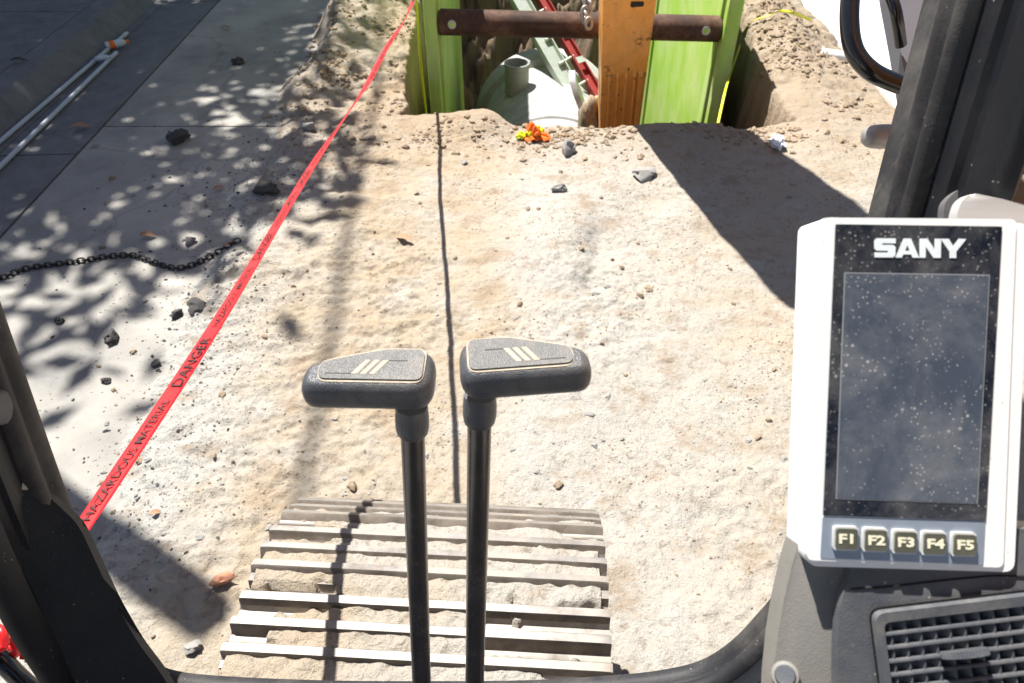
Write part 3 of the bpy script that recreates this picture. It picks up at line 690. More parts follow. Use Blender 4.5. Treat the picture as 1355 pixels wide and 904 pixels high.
lever(gl, outl, P(545, 545, .582), P(560, 960, .82), 'travel lever with its grip tapering towards the kerb side', 1, rad(-1.0), rad(.5))
lever(gr, outl, P(635, 530, .582), P(627, 960, .82), 'travel lever with its grip tapering towards the display side', -1, rad(4.0), rad(-2.0))

# --- arm and boom
def beam(name, rings, mat, parent, bev=.012):
    bm = bmesh.new(); R = []
    for c, w, dvec in rings:             # centre, half width (x), half depth vector (in the arm's plane)
        c = Vector(c); dvec = Vector(dvec); wx = Vector((w, 0, 0))
        R.append([bm.verts.new(c + sx * wx + sy * dvec) for sx, sy in ((-1, -1), (1, -1), (1, 1), (-1, 1))])
    for a, b in zip(R[:-1], R[1:]):
        for k in range(4): bm.faces.new((a[k], a[(k + 1) % 4], b[(k + 1) % 4], b[k]))
    bm.faces.new(R[0][::-1]); bm.faces.new(R[-1])
    es = [e for e in bm.edges if e.calc_face_angle(0) > rad(40)]
    bmesh.ops.bevel(bm, geom=es, offset=bev, segments=2, affect='EDGES', profile=.5)
    return obj(name, bm_mesh(name, bm, 40), mat, parent)
A0 = Vector((.945, 6.00, -1.35)); A1 = Vector((.52, 4.05, 3.35))
ad = (A1 - A0).normalized(); an = Vector((0, -ad.z, ad.y)).normalized()     # face towards the machine
def AR(t, w, d): return (A0.lerp(A1, t), w, an * d)
arm = beam('digging_arm', [AR(0, .125, .12), AR(.06, .142, .15), AR(.40, .165, .20), AR(.55, .175, .24), (A0.lerp(A1, .75) - an * .30, .20, an * .57), (A0.lerp(A1, .93) - an * .40, .20, an * .63), (A0.lerp(A1, 1.0) - an * .35, .16, an * .35)], M['orange'], EX)  # upper sections, out of view, widened to broaden the cast shadow
tag(arm, 'worn orange steel arm with vertical ribs and dark chipped paint')
side = ad.cross(an).normalized()
def arm_pt(t, u, v): return A0.lerp(A1, t) + side * u + an * v
sgn = 1 if side.x > 0 else -1
# ribs welded on the face that looks to the cab
tt = lambda t: np.interp(t, [0, .06, .40, .75], [.12, .15, .20, .27])
for u in (-.105, -.045, .015, .075, .118):
    t0, t1 = .03, .345
    hw = .0125 if u != .118 else .02
    bm = bmesh.new(); ring = []
    for t in (t0, t0 + .15, t1 - .006, t1):
        top = tt(t) + (.022 if t < t1 else .002)
        ring.append([bm.verts.new(arm_pt(t, sgn * u + du, vv_)) for du, vv_ in ((-hw, tt(t) - .03), (-hw * .8, top), (hw * .8, top), (hw, tt(t) - .03))])
    for a, b in zip(ring[:-1], ring[1:]):
        for k in range(4): bm.faces.new((a[k], a[(k + 1) % 4], b[(k + 1) % 4], b[k]))
    bm.faces.new(ring[0]); bm.faces.new(ring[-1][::-1])
    obj('rib', bm_mesh('rib', bm, 30), M['orange'], arm)
for (t, u, w, h_) in ((.462, .05, .045, .014), (.30, -.03, .004, .004), (.27, .0, .004, .004), (.35, .03, .005, .006)):
    poly = round_poly([(-w, -h_ * 2.2), (w, -h_ * 2.2), (w * .8, h_ * 2.2), (-w * .9, h_ * 1.8)], .015, 3)
    obj('wear_pad', prism_mesh('wear_pad', poly, 0, .008, lambda x, y, z, t=t, u=u: arm_pt(t, sgn * (u + x), float(tt(t)) - .003 + z) + ad * y, .002), M['grease'] if t > .44 else M['rust'], arm)
p0, p1 = arm_pt(.055, sgn * .12, .0), arm_pt(.055, sgn * .27, .0)
obj('pin_boss', tube_mesh('pin_boss', [arm_pt(.075, sgn * .13, .05), arm_pt(.075, sgn * .215, .05), arm_pt(.075, sgn * .225, .05)], [.10, .10, .085], 24), M['grease'], arm)
obj('pin', tube_mesh('pin', [arm_pt(.16, -sgn * .10, -.02), arm_pt(.16, -sgn * .33, -.02)], .055, 18), M['pin'], arm)
obj('pin_cap', tube_mesh('pin_cap', [arm_pt(.16, -sgn * .30, -.02), arm_pt(.16, -sgn * .355, -.02), arm_pt(.16, -sgn * .365, -.02)], [.085, .085, .07], 18), M['grease'], arm)
lp = [P(757, 100, 6.1), P(762, 118, 6.1), P(770, 140, 6.15), P(775, 162, 6.2), P(774, 190, 6.3)]
bm = bmesh.new(); secs = []
for i, p in enumerate(spline(lp, 4)):
    w = Vector((.026, 0, 0)); dd = Vector((0, .06, .02)); secs.append([bm.verts.new(p + sx * w + sy * dd) for sx, sy in ((-1, -1), (1, -1), (1, 1), (-1, 1))])
for a, b in zip(secs[:-1], secs[1:]):
    for k in range(4): bm.faces.new((a[k], a[(k + 1) % 4], b[(k + 1) % 4], b[k]))
bm.faces.new(secs[0][::-1]); bm.faces.new(secs[-1])
obj('bucket_link', bm_mesh('bucket_link', bm, 50), M['pin'], arm)
bm = bmesh.new(); bmesh.ops.create_icosphere(bm, subdivisions=3, radius=1)
q = P(781, 160, 6.15)
for v in bm.verts:
    d_ = mnoise.fractal(v.co * 1.7, 1, 2, 4); v.co = q + Vector((v.co.x * .09, v.co.y * .12, v.co.z * .22)) * (1 + .35 * d_)
obj('soil_clump', bm_mesh('soil_clump', bm, 60), M['clod'], arm)
cyl = [arm_pt(.47, sgn * .10, -.55), arm_pt(.60, sgn * .12, -.72), arm_pt(.62, sgn * .12, -.74), arm_pt(.98, sgn * .16, -1.0)]  # unseen cylinder added behind the arm to broaden its shadow
obj('shadow_cylinder', tube_mesh('shadow_cylinder', cyl, [.05, .05, .13, .13], 20), M['orange'], arm)
# bucket below, out of sight in the trench
bm = bmesh.new(); bp = [(-.30, .15), (.25, .22), (.48, -.10), (.40, -.48), (.0, -.62), (-.36, -.42)]
bm_prism(bm, round_poly(bp, .1, 4), -.42, .42, lambda x, y, z: A0 + Vector((z, x, y)))
obj('bucket', bm_mesh('bucket', bm, 40), M['grease'], arm)
# boom over the cab's right shoulder
boom = beam('boom', [((.60, 4.2, 3.52), .17, (0, .06, .14)), ((.64, 3.5, 3.95), .18, (0, .10, .22)), ((.70, 2.2, 4.35), .20, (0, .02, .32)), ((.78, 1.3, 3.55), .21, (0, -.22, .22)), ((.84, .1, 1.75), .20, (0, -.16, .10))], M['orange'], EX)
obj('arm_cylinder', tube_mesh('arm_cylinder', [(.70, 2.2, 4.78), (.64, 3.5, 4.35), (.60, 4.0, 3.95)], [.09, .09, .05], 16), M['orange'], boom)
hose = spline([(.42, 3.0, 4.35), (.34, 3.9, 4.1), (.26, 4.45, 3.5), (.34, 4.5, 2.7), (.55, 4.45, 2.15)], 8)
obj('hydraulic_hose', tube_mesh('hose', hose, .022, 10), M['cable'], boom)
# chain hooked on the arm's flank
link_bm = bmesh.new(); bm_tube(link_bm, [(math.cos(a) * .026, 0, math.sin(a) * .040) for a in [2 * math.pi * k / 14 for k in range(15)]], .011, 8, False)
bigl = bm_mesh('lifting_link', link_bm, 60)
for i in range(9):
    py = -28 + i * 7.4; t = Matrix.Translation(P(776 + 3.5 * math.sin(i * 1.7), py, 5.05)) @ Matrix.Rotation(rad(90 * (i % 2) + 30), 4, 'Z') @ Matrix.Rotation(rad(18 * math.sin(i * 2.1)), 4, 'Y')
    obj('lifting_link', bigl, M['rust'] if i % 3 else M['pin'], arm, t)

# --- handrail outside the cab door
rail = obj('door_handrail', tube_mesh('rail', spline([P(-60, 800, 1.05), P(-12, 858, 1.05), P(8, 880, 1.05), P(34, 905, 1.06), P(90, 950, 1.07)], 5), .0135, 14), M['tube'], EX)

# ------------------------------------------------------------------ red barrier tape
TA, TB = Vector((-.5045, .47, 1.517)), Vector((-.80, 7.1, .24))
def tape_c(f):
    p = TA.lerp(TB, f); p.z -= .035 * math.sin(math.pi * f); p.x += .006 * math.sin(f * 21); return p
TL = (TB - TA).length; td = (TB - TA).normalized()
def tape_frame(s):
    f = s / TL; c = tape_c(f)
    tw = rad(-8 + 26 * math.sin(s * 2.3 + .4) * min(1, s * .7) + 10 * math.sin(s * 5.1))
    u = Vector((-1, 0, 0)); u = (u - td * u.dot(td)).normalized(); n_ = u.cross(td).normalized()
    if n_.z < 0: n_ = -n_
    cu = u * math.cos(tw) + n_ * math.sin(tw); nn = td.cross(cu).normalized()
    if nn.dot(CAM - c) < 0: nn = -nn
    return c, cu, nn
TWH = .0122
def tape_pt(s, v, off=0.0):
    c, cu, nn = tape_frame(s)
    fold = .0022 * math.cos(v / TWH * 1.2 + .6 * math.sin(s * 3))
    return c + cu * v + nn * (fold + off)
vs, fs = [], []; ns = 420; nv = 7
for i in range(ns + 1):
    for j in range(nv): vs.append(tape_pt(TL * i / ns, TWH * (2 * j / (nv - 1) - 1)))
for i in range(ns):
    for j in range(nv - 1): fs.append((i * nv + j, i * nv + j + 1, (i + 1) * nv + j + 1, (i + 1) * nv + j))
tape = obj('barrier_tape', mesh_from('tape', vs, fs, 180), M['tape'])
sd = tape.modifiers.new('thickness', 'SOLIDIFY'); sd.thickness = .0004
tag(tape, 'long red danger tape stretched from the cab over the dirt to the trench', 'tape')
s = .03; words = [('HAZARDOUS MATERIAL', .25, .0115), ('DANGER', .15, .0158)]; wi = 0
wm = {}
while s < TL - .5:
    w, ln_, hgt = words[wi % 2]
    if w not in wm: wm[w] = text_mesh(w, w, 1.0, .014, 0, 2)
    src = wm[w]; co = [v.co for v in src.vertices]
    x0 = min(c.x for c in co); x1 = max(c.x for c in co); y0 = min(c.y for c in co); y1 = max(c.y for c in co)
    bm = bmesh.new(); bm.from_mesh(src)
    bmesh.ops.triangulate(bm, faces=bm.faces[:]); bmesh.ops.subdivide_edges(bm, edges=[e for e in bm.edges if e.calc_length() > .25], cuts=2)
    for v in bm.verts:
        v.co = tape_pt(s + (v.co.x - x0) / (x1 - x0) * ln_, ((v.co.y - y0) / (y1 - y0) - .5) * hgt, .0026)
    me = bpy.data.meshes.new('tape_lettering'); bm.to_mesh(me); bm.free()
    obj('tape_lettering', me, M['ink'], tape)
    s += ln_ + (.035 if wi % 2 == 0 else .04); wi += 1
# the tape's wound end on the handrail
bm = bmesh.new(); q = P(-6, 852, 1.05)
bm_tube(bm, [q + Vector((.021 * math.cos(a) + .003 * math.sin(a * 2.3), .014 * math.sin(a), -.045 + .0105 * a / 2.2 + .004 * math.sin(3 * a))) for a in [k * .35 for k in range(56)]], .0065, 6)
k = obj('tape_knot', bm_mesh('knot', bm, 60), M['tape']); tag(k, 'red tape wound and knotted round the door handrail', 'tape')
# stake that holds the far end
stk = obj('stake', tube_mesh('stake', [(-.80, 7.12, -.1), (-.80, 7.12, .34), (-.80, 7.12, .36)], [.018, .018, .012], 10), M['rust'])
tag(stk, 'thin rusty stake holding the far end of the red tape', 'stake')

# ------------------------------------------------------------------ trench shield
SH = empty('trench_shield', (.45, 4.95, -2.2), 'lime green steel trench shield with rusty round spreader pipe', 'trench shield')
def shield_panel(x0, x1, y0, y1, z1, post_in):
    pn = obj('side_panel', box_mesh('side_panel', ((x0 + x1) / 2, (y0 + y1) / 2, (z1 - 2.2) / 2), (x1 - x0, y1 - y0, z1 + 2.2), .012), M['green'], SH)
    for k in range(5):
        pass
    return pn
pl_ = shield_panel(-.640, -.550, 5.50, 8.1, 1.50, 1)
pr_ = shield_panel(1.555, 1.665, 5.50, 8.4, .85, -1)
for x, y in ((-.536, 5.66), (1.541, 5.66), (1.541, 8.2)):
    s_ = 1 if x < 0 else -1
    obj('corner_post', box_mesh('corner_post', (x - s_ * .004, y, -.70), (.024, .12, 2.9), .006), M['green'], pl_ if x < 0 else pr_)
for y, nm in ((5.62, 'near'), (7.8, 'far')):
    if nm == 'far': continue
    sp_o = obj('spreader', tube_mesh('spreader', [(-.540, y, .385), (1.545, y, .335)], .092, 28), M['rust'], SH)
    for x, z in ((-.44, .383), (1.43, .338)):
        f = Vector((0, -cp * .55, sp * .2)).normalized()
        obj('pin_hole', tube_mesh('pin_hole', [(x, y - .080, z + .012), (x, y - .0935, z + .014)], .021, 14), M['green'], sp_o)
        obj('pin_ring', tube_mesh('pin_ring', [(x, y - .080, z + .012), (x, y - .0915, z + .0135)], .031, 14), M['pin'], sp_o)
# yellow cord lying down the outside of the left panel
tag(obj('cord', tube_mesh('cord', spline([(-.70, 5.7, -.6), (-.72, 5.75, .2), (-.71, 5.9, .85), (-.68, 6.2, 1.51)], 6), .010, 8), M['ytape']), 'dull yellow cord hanging behind the shield panel on the kerb side', 'cord')

# ------------------------------------------------------------------ pipe, riser, ladder
PC = Vector((.36, 0, -1.26)); PR = .68
PI_ = empty('concrete_pipe', (.43, 6.0, -1.9), 'big pale concrete pipe lying in the trench, half in shade', 'pipe')
bm = bmesh.new(); n = 64; secs = []
for y, r in ((5.72, PR - .10), (5.72, PR - .01), (5.735, PR), (6.02, PR), (6.035, PR - .018), (6.10, PR - .018), (6.115, PR), (7.25, PR), (7.28, PR + .06), (7.55, PR + .075), (7.60, PR + .05), (7.62, PR - .05)):
    secs.append([bm.verts.new((PC.x + r * math.sin(2 * math.pi * k / n), y, PC.z + r * math.cos(2 * math.pi * k / n))) for k in range(n)])
for a, b in zip(secs[:-1], secs[1:]):
    for k in range(n): bm.faces.new((a[k], a[(k + 1) % n], b[(k + 1) % n], b[k]))
obj('pipe_barrel', bm_mesh('barrel', bm, 40), M['pipe'], PI_)
bm = bmesh.new(); rr = []
for y, r in ((5.725, PR - .1), (7.5, PR - .1)): rr.append([bm.verts.new((PC.x + r * math.sin(2 * math.pi * k / n), y, PC.z + r * math.cos(2 * math.pi * k / n))) for k in range(n)])
for k in range(n): bm.faces.new((rr[0][k], rr[1][k], rr[1][(k + 1) % n], rr[0][(k + 1) % n]))
obj('pipe_bore', bm_mesh('bore', bm, 40), M['pipe'], PI_)
# riser stub: open PVC cylinder with a rim
rb = P(684, 118, 7.05); rb.z = -.64
bm = bmesh.new(); secs = []
for z, r in ((-.04, .125), (.02, .115), (.20, .113), (.205, .122), (.24, .122), (.242, .104), (.05, .10)):
    secs.append([bm.verts.new((rb.x + r * math.cos(2 * math.pi * k / 28), rb.y + r * math.sin(2 * math.pi * k / 28), rb.z + z)) for k in range(28)])
for a, b in zip(secs[:-1], secs[1:]):
    for k in range(28): bm.faces.new((a[k], a[(k + 1) % 28], b[(k + 1) % 28], b[k]))
bm.faces.new(secs[-1])
tag(obj('riser_stub', bm_mesh('riser', bm, 40), M['pvc']), 'short grey plastic riser standing on the concrete pipe', 'pipe')
# ladder
LD = empty('ladder', (.75, 7.0, -1.9), 'leaning ladder with pale aluminium rail and red rail in the trench', 'ladder')
la0, la1 = P(783, 165, 6.9), P(662, -45, 7.25); ldir = (la1 - la0).normalized()
lb = Vector((.34, .22, .04))
lnrm = ldir.cross(lb).normalized(); lbx = lnrm.cross(ldir).normalized()
def rail_mesh(c0, c1, w, d, name):
    bm = bmesh.new(); dv = (c1 - c0).normalized()
    for (a, b, t_) in ((-w, -w + .012, d), (w - .012, w, d), (-w, w, .012)):
        oo = -d if t_ == .012 else 0
        vs_ = []
        for c in (c0, c1):
            for (x, z) in ((a, oo - t_), (b, oo - t_), (b, oo + t_), (a, oo + t_)): vs_.append(bm.verts.new(c + lnrm * z * -1 + lbx * x))
        for k in range(4): bm.faces.new((vs_[k], vs_[(k + 1) % 4], vs_[4 + (k + 1) % 4], vs_[4 + k]))
        bm.faces.new(vs_[:4][::-1]); bm.faces.new(vs_[4:])
    return bm_mesh(name, bm, 30)
r1 = obj('side_rail', rail_mesh(la0, la1, .085, .03, 'side_rail'), M['alu'], LD)
off = lbx * .205 + Vector((0, .02, .03))
r2 = obj('side_rail', rail_mesh(la0 + off, la1 + off, .052, .03, 'side_rail_red'), M['red_rail'], LD); r2['label'] = 'red side rail with yellow sticker'
Ltot = (la1 - la0).length
for k in range(7):
    c = la0 + ldir * (.12 + k * .29)
    obj('rung', tube_mesh('rung', [c + lbx * .02, c + off - lbx * .02], .018, 10), M['alu'], LD)
    for dx in (-.04, .045):
        obj('rivet', tube_mesh('rivet', [c + lbx * dx + lnrm * .041, c + lbx * dx + lnrm * .047], .012, 10), M['grease'], LD)
    obj('rivet', tube_mesh('rivet', [c + off + lnrm * .041, c + off + lnrm * .047], .014, 10), M['pin'], LD)
for t0_, t1_, mt in ((.52, .60, 'yel'), (.305, .34, 'alu')):
    c0_, c1_ = la0 + off + ldir * Ltot * t0_, la0 + off + ldir * Ltot * t1_
    for sgn_ in (1, -1): obj('sticker', mesh_from('sticker', [c0_ - lbx * .04 + lnrm * .0435 * sgn_, c0_ + lbx * .04 + lnrm * .0435 * sgn_, c1_ + lbx * .04 + lnrm * .0435 * sgn_, c1_ - lbx * .04 + lnrm * .0435 * sgn_], [(0, 1, 2, 3)]), M[mt], LD)

# yellow line running over the soil bank beside the shield
yl = [P(949, 168, 5.15), P(955, 140, 5.3), P(963, 108, 5.5)] + [S(px_, py_, .03) for px_, py_ in ((978, 66), (985, 44), (998, 32), (1016, 26), (1032, 20), (1052, 24), (1072, 32))]
bm = bmesh.new(); pr2 = None
for i, p in enumerate(spline(yl, 6)):
    w = Vector((.011, .006, .006)); a, b = bm.verts.new(p - w), bm.verts.new(p + w); c_, d_ = bm.verts.new(p + w + Vector((0, 0, .004))), bm.verts.new(p - w + Vector((0, 0, .004)))
    if pr2:
        for k in range(4): bm.faces.new((pr2[k], pr2[(k + 1) % 4], (a, b, c_, d_)[(k + 1) % 4], (a, b, c_, d_)[k]))
    pr2 = (a, b, c_, d_)
tag(obj('yellow_line', bm_mesh('yellow_line', bm, 60), M['ytape']), 'bright yellow webbing line draped over the soil bank beside the trench shield', 'line')
a = G(1086, 72, .10); b = G(1135, 78, .10)
tag(obj('white_pipe', tube_mesh('white_pipe', [a, a.lerp(b, .04), a.lerp(b, .05), b], [.055, .055, .045, .045], 16), M['trash']), 'white plastic pipe end lying at the edge of the pale pavement', 'pipe')

# ------------------------------------------------------------------ loose things on the ground
def rock_mesh(name, seed, sub=2, flat=.7, jag=.35, cut=0):
    bm = bmesh.new(); bmesh.ops.create_icosphere(bm, subdivisions=sub, radius=1)
    rr = random.Random(seed); o = Vector((rr.uniform(-9, 9), rr.uniform(-9, 9), rr.uniform(-9, 9))); st = Vector((rr.uniform(.75, 1.2), rr.uniform(.6, .95), flat))
    pl = [(Vector((rr.gauss(0, 1), rr.gauss(0, 1), rr.gauss(0, .7))).normalized(), rr.uniform(.55, .85)) for _ in range(cut)]
    for v in bm.verts:
        d = 1 + jag * mnoise.fractal(v.co * 1.2 + o, 1, 2, 3); c = v.co * d
        for nn, h in pl:
            e = c.dot(nn)
            if e > h: c = c - nn * (e - h)
        v.co = Vector((c.x * st.x, c.y * st.y, c.z * st.z))
    return bm_mesh(name, bm, 30)
stones = [rock_mesh('stone', 100 + i, 3, .62, .5, 7) for i in range(8)]
lumps = [rock_mesh('asphalt_lump', 200 + i, 3, .6, .7, 3) for i in range(4)]
clods = [rock_mesh('soil_clod', 300 + i, 2, .65, .55, 3) for i in range(6)]
def rest(name, me, mat, px, py, size, rz, label, cat, group=None, lift=.3, sc=(1, 1, 1), pos=None):
    p = pos or G(px, py); z = max(hz(p.x, p.y), 0.0 if p.x < -1.5 else -9)
    Mx = Matrix.Translation((p.x, p.y, z + size * lift)) @ Matrix.Rotation(rz, 4, 'Z') @ Matrix.Diagonal((size * sc[0], size * sc[1], size * sc[2], 1))
    me = me.copy() if me.materials and me.materials[0] != mat else me
    if me.materials and me.materials[0] != mat: me.materials[0] = mat
    return tag(obj(name, me, mat, None, Mx), label, cat, group)
rest('asphalt_chunk', lumps[0], M['asphalt'], 239, 187, .085, .3, 'dark jagged asphalt chunk in the dappled tree shade', 'chunk', None, .45, (1, .9, 1))
rest('asphalt_chunk', lumps[1], M['asphalt'], 351, 263, .10, .1, 'flat dark grey asphalt slab piece beside the red tape', 'chunk', None, .12, (1, .8, .35))
rest('asphalt_chunk', lumps[2], M['asphalt'], 150, 449, .046, 1.1, 'crumbled black asphalt lump on a slab crack in sunlight', 'chunk', None, .4)
rest('asphalt_chunk', lumps[3], M['asphalt'], 79, 426, .028, .5, 'small black asphalt nugget between chain and slab crack', 'chunk', None, .4)
rest('asphalt_chunk', lumps[0], M['asphalt'], 262, 410, .050, 2.0, 'dark asphalt lump half under the red tape', 'chunk', None, .3, (1.3, .9, .7))
rest('asphalt_chunk', lumps[2], M['asphalt'], 236, 420, .035, .2, 'small dark lump touching the asphalt lump by the red tape', 'chunk', None, .3)
rest('asphalt_chunk', lumps[1], M['asphalt'], 208, 483, .028, 2.4, 'dark flat crumb in the gravel strip beside the red tape', 'chunk', None, .3, (1.2, .8, .6))
rest('asphalt_chunk', lumps[3], M['asphalt'], 141, 505, .025, .9, 'tiny black crumb alone on the dusty street slab', 'chunk', None, .3)
rest('asphalt_chunk', lumps[3], M['asphalt'], 316, 84, .06, .9, 'dark lump at the foot of the shaded dirt heap', 'chunk', None, .3)
rest('stone', stones[0], M['stone'], 750, 206, .080, .8, 'pale grey upright stone casting a sharp shadow below the orange rag', 'stone', None, .35, (.7, .7, 1.3))
rest('stone', stones[1], M['stone'], 851, 240, .080, 1.0, 'dark sided stone lying on the sand below the orange arm', 'stone', None, .25, (.8, 1.2, .8))
rest('stone', stones[3], M['stone'], 740, 262, .050, .2, 'grey flat stone on the ridge in the middle of the dirt', 'stone', None, .2)
rest('stone', stones[4], M['stone'], 410, 181, .055, .2, 'round grey pebble by the red tape near the dirt heap', 'stone', None, .4)
rest('stone', stones[5], M['stone'], 411, 256, .045, 1.2, 'flat blue grey pebble just past the red tape', 'stone', None, .2, (1.2, .8, .5))
rest('stone', stones[2], M['brick'], 298, 781, .032, .4, 'broken red brick scrap beside the crawler track', 'brick', None, .35, (1.1, .8, .9))
rest('stone', stones[6], M['stone'], 252, 321, .04, 1.4, 'grey pebble above the end of the chain', 'stone', None, .4)
rest('stone', stones[7], M['stone'], 263, 866, .028, .4, 'small grey stone by the corner of the rubber seal', 'stone', None, .4)
rg = random.Random(5); groupS = 'loose stones on the dirt'; cnt = 0
while cnt < 110:
    px = rg.uniform(120, 1045); py = 130 + 600 * rg.random() ** .8
    p = G(px, py)
    if p.x > 2.5 or (p.y > 4.5): continue
    if float(pit_mask(np.array([p.x]), np.array([p.y]))[0]) > .01: continue
    if p.x < -1.1 or rg.random() < .45 or (p.x > .0 and p.x < .9 and 2.6 < p.y < 4.4):
        s_ = rg.choice((.010, .011, .012, .014, .017, .020)) * (1.3 if p.y > 3 else 1)
        if rg.random() < .55: rest('stone', rg.choice(stones), M['stone'], 0, 0, s_, rg.uniform(0, 6), 'small loose grey stone lying on the pale dirt', 'stone', groupS, .08, (1, 1, .9), p)
        else: rest('soil_clod', rg.choice(clods), M['clod'], 0, 0, s_ * 1.15, rg.uniform(0, 6), 'small tan clod of dry soil on the dirt', 'clod', 'dry clods on the dirt', .1, (1, 1, 1), p)
        cnt += 1
# finer gravel nobody could count
base = [rock_mesh('pebble', 500 + i, 1, .6, .3, 3) for i in range(6)]
bv = [np.array([v.co[:] for v in m_.vertices]) for m_ in base]; bf = [[tuple(p.vertices) for p in m_.polygons] for m_ in base]
def gravel(name, n_, box, dens, smin, smax, mat, label, seed):
    rg_ = random.Random(seed); pts = []
    while len(pts) < n_:
        x, y = rg_.uniform(box[0], box[1]), rg_.uniform(box[2], box[3])
        if rg_.random() < dens(x, y): pts.append((x, y))
    A = np.array(pts); zz = height(A[:, 0], A[:, 1]); pm = pit_mask(A[:, 0], A[:, 1]); zz = np.where(A[:, 0] < -1.5, np.maximum(zz, 0.0), zz)
    V, F = [], []; o = 0
    for (x, y), z, pmk in zip(pts, zz, pm):
        if pmk > .02: continue
        k = rg_.randrange(6); s_ = smin + (smax - smin) * rg_.random() ** 3; a = rg_.uniform(0, 6.28); c_, s2 = math.cos(a), math.sin(a)
        b = bv[k] * s_; V.append(np.stack([b[:, 0] * c_ - b[:, 1] * s2 + x, b[:, 0] * s2 + b[:, 1] * c_ + y, b[:, 2] + z + s_ * .05], 1))
        F += [tuple(i + o for i in f) for f in bf[k]]; o += len(b)
    g = obj(name, mesh_from(name, np.concatenate(V).tolist(), F, 30), mat)
    return tag(g, label, 'gravel', None, 'stuff')
def d1(x, y):
    strip_ = math.exp(-((x + 1.42 + .12 * math.sin(y * 2.1)) / .24) ** 2)
    patch = max(0.0, float(mnoise.noise(Vector((x * 1.3, y * 1.3, 3.0)))) * 2.2)
    return min(1, .06 + .9 * strip_ * (1 if y < 4.6 else .4) + .35 * patch)
gravel('gravel', 11000, (-2.0, 2.5, 1.0, 4.6), d1, .0016, .0085, M['gravel'], 'fine grey gravel scattered over the dirt', 11)
gravel('soil_crumbs', 5500, (-1.6, 2.5, 1.0, 4.66), lambda x, y: min(1, .05 + max(0.0, float(mnoise.noise(Vector((x * 2.1 + 7, y * 2.1, 9.0)))) * 2.5)), .002, .009, M['clod'], 'fine tan soil crumbs scattered over the dirt', 12)
gravel('asphalt_crumbs', 900, (-2.6, -.9, 1.2, 6.2), lambda x, y: .15 + math.exp(-((x + 1.5) / .25) ** 2), .002, .013, M['asphalt'], 'black asphalt crumbs sprinkled along the street edge', 13)

def dl(x, y):
    lipd = math.exp(-((y - 4.5) / .22) ** 2) * (1 if -1 < x < 2.2 else .3) + math.exp(-((x + 1.25) / .4) ** 2) * (1 if y > 4.8 else 0) + math.exp(-((x - 2.15) / .4) ** 2) * (1 if y > 4.8 else 0)
    return min(1, lipd * max(0.05, .35 + 1.3 * float(mnoise.noise(Vector((x * 2.3, y * 2.3, 4.0))))))
gravel('soil_clods', 5200, (-1.75, 2.6, 4.0, 8.0), dl, .004, .034, M['clod'], 'broken brown soil clods heaped along the trench lip and banks', 14)
# curled dry leaves
def leaf_mesh(seed):
    rr = random.Random(seed); bm = bmesh.new(); n_ = 8; L_, Rr = [], []
    for i in range(n_ + 1):
        t = i / n_; w = .42 * math.sin(math.pi * min(1, t * .97 + .02)) ** .8; z = .25 * math.sin(t * 3 + rr.random()); 
        L_.append(bm.verts.new((t * 2 - 1, -w, z + .35 * w))); Rr.append((bm.verts.new((t * 2 - 1, 0, z)), bm.verts.new((t * 2 - 1, w, z + .5 * w))))
    for i in range(n_):
        bm.faces.new((L_[i], L_[i + 1], Rr[i + 1][0], Rr[i][0])); bm.faces.new((Rr[i][0], Rr[i + 1][0], Rr[i + 1][1], Rr[i][1]))
    return bm_mesh('dry_leaf', bm, 180)
lm = [leaf_mesh(i) for i in range(3)]
for px, py, s_, rz, lb_ in ((196, 315, .045, .1, 'curled tan dry leaf on the shaded street slab above the chain'), (308, 332, .035, .6, 'orange brown dry leaf touching the end of the chain'),
                            (290, 252, .04, .9, 'pale dry leaf between dark slab piece and tree shade'), (536, 326, .05, 2.7, 'reddish brown dry leaf on the dirt beside the tape shadow'),
                            (108, 172, .06, .3, 'dry leaf caught beside the conduits on the gutter'), (213, 690, .022, .2, 'small pinkish dry leaf on the gravel near the track'), (300, 40, .05, .8, 'dry brown leaf on the street near the dirt heap')):
    rest('dry_leaf', lm[int(px) % 3], M['dryleaf'], px, py, s_, rz, lb_, 'leaf', None, .3)

# chain on the street
cpx = [(-40, 384), (0, 371), (36, 358), (75, 352), (118, 346), (150, 341), (180, 341), (205, 350), (232, 357), (256, 353), (280, 341), (303, 333), (322, 328)]
cp_ = [G(*q) for q in cpx]; cs = spline(cp_, 12); ch_root = empty('chain', cs[0], 'dark steel chain snaking across the street slab', 'chain')
bm = bmesh.new(); pts_ = []
for k in range(17):
    a = 2 * math.pi * k / 16; pts_.append((math.copysign(.008, math.cos(a)) * (1 if abs(math.cos(a)) > .01 else 0) + .0105 * math.cos(a), .0125 * math.sin(a), 0))
bm_tube(bm, pts_, .0046, 6, False); lk = bm_mesh('chain_link', bm, 60)
acc = 0.0; step = .0262; nlk = 0; last = cs[0]
for a, b in zip(cs[:-1], cs[1:]):
    seg = (b - a).length
    while acc <= seg:
        p = a.lerp(b, acc / seg); d = b - a
        z = max(hz(p.x, p.y), 0.0) + .012
        obj('chain_link', lk, M['chain'], ch_root, Matrix.Translation((p.x, p.y, z)) @ Matrix.Rotation(math.atan2(d.y, d.x), 4, 'Z') @ Matrix.Rotation(rad(45 + 90 * (nlk % 2) + 14 * math.sin(nlk * 1.9)), 4, 'X'))
        nlk += 1; acc += step
    acc -= seg

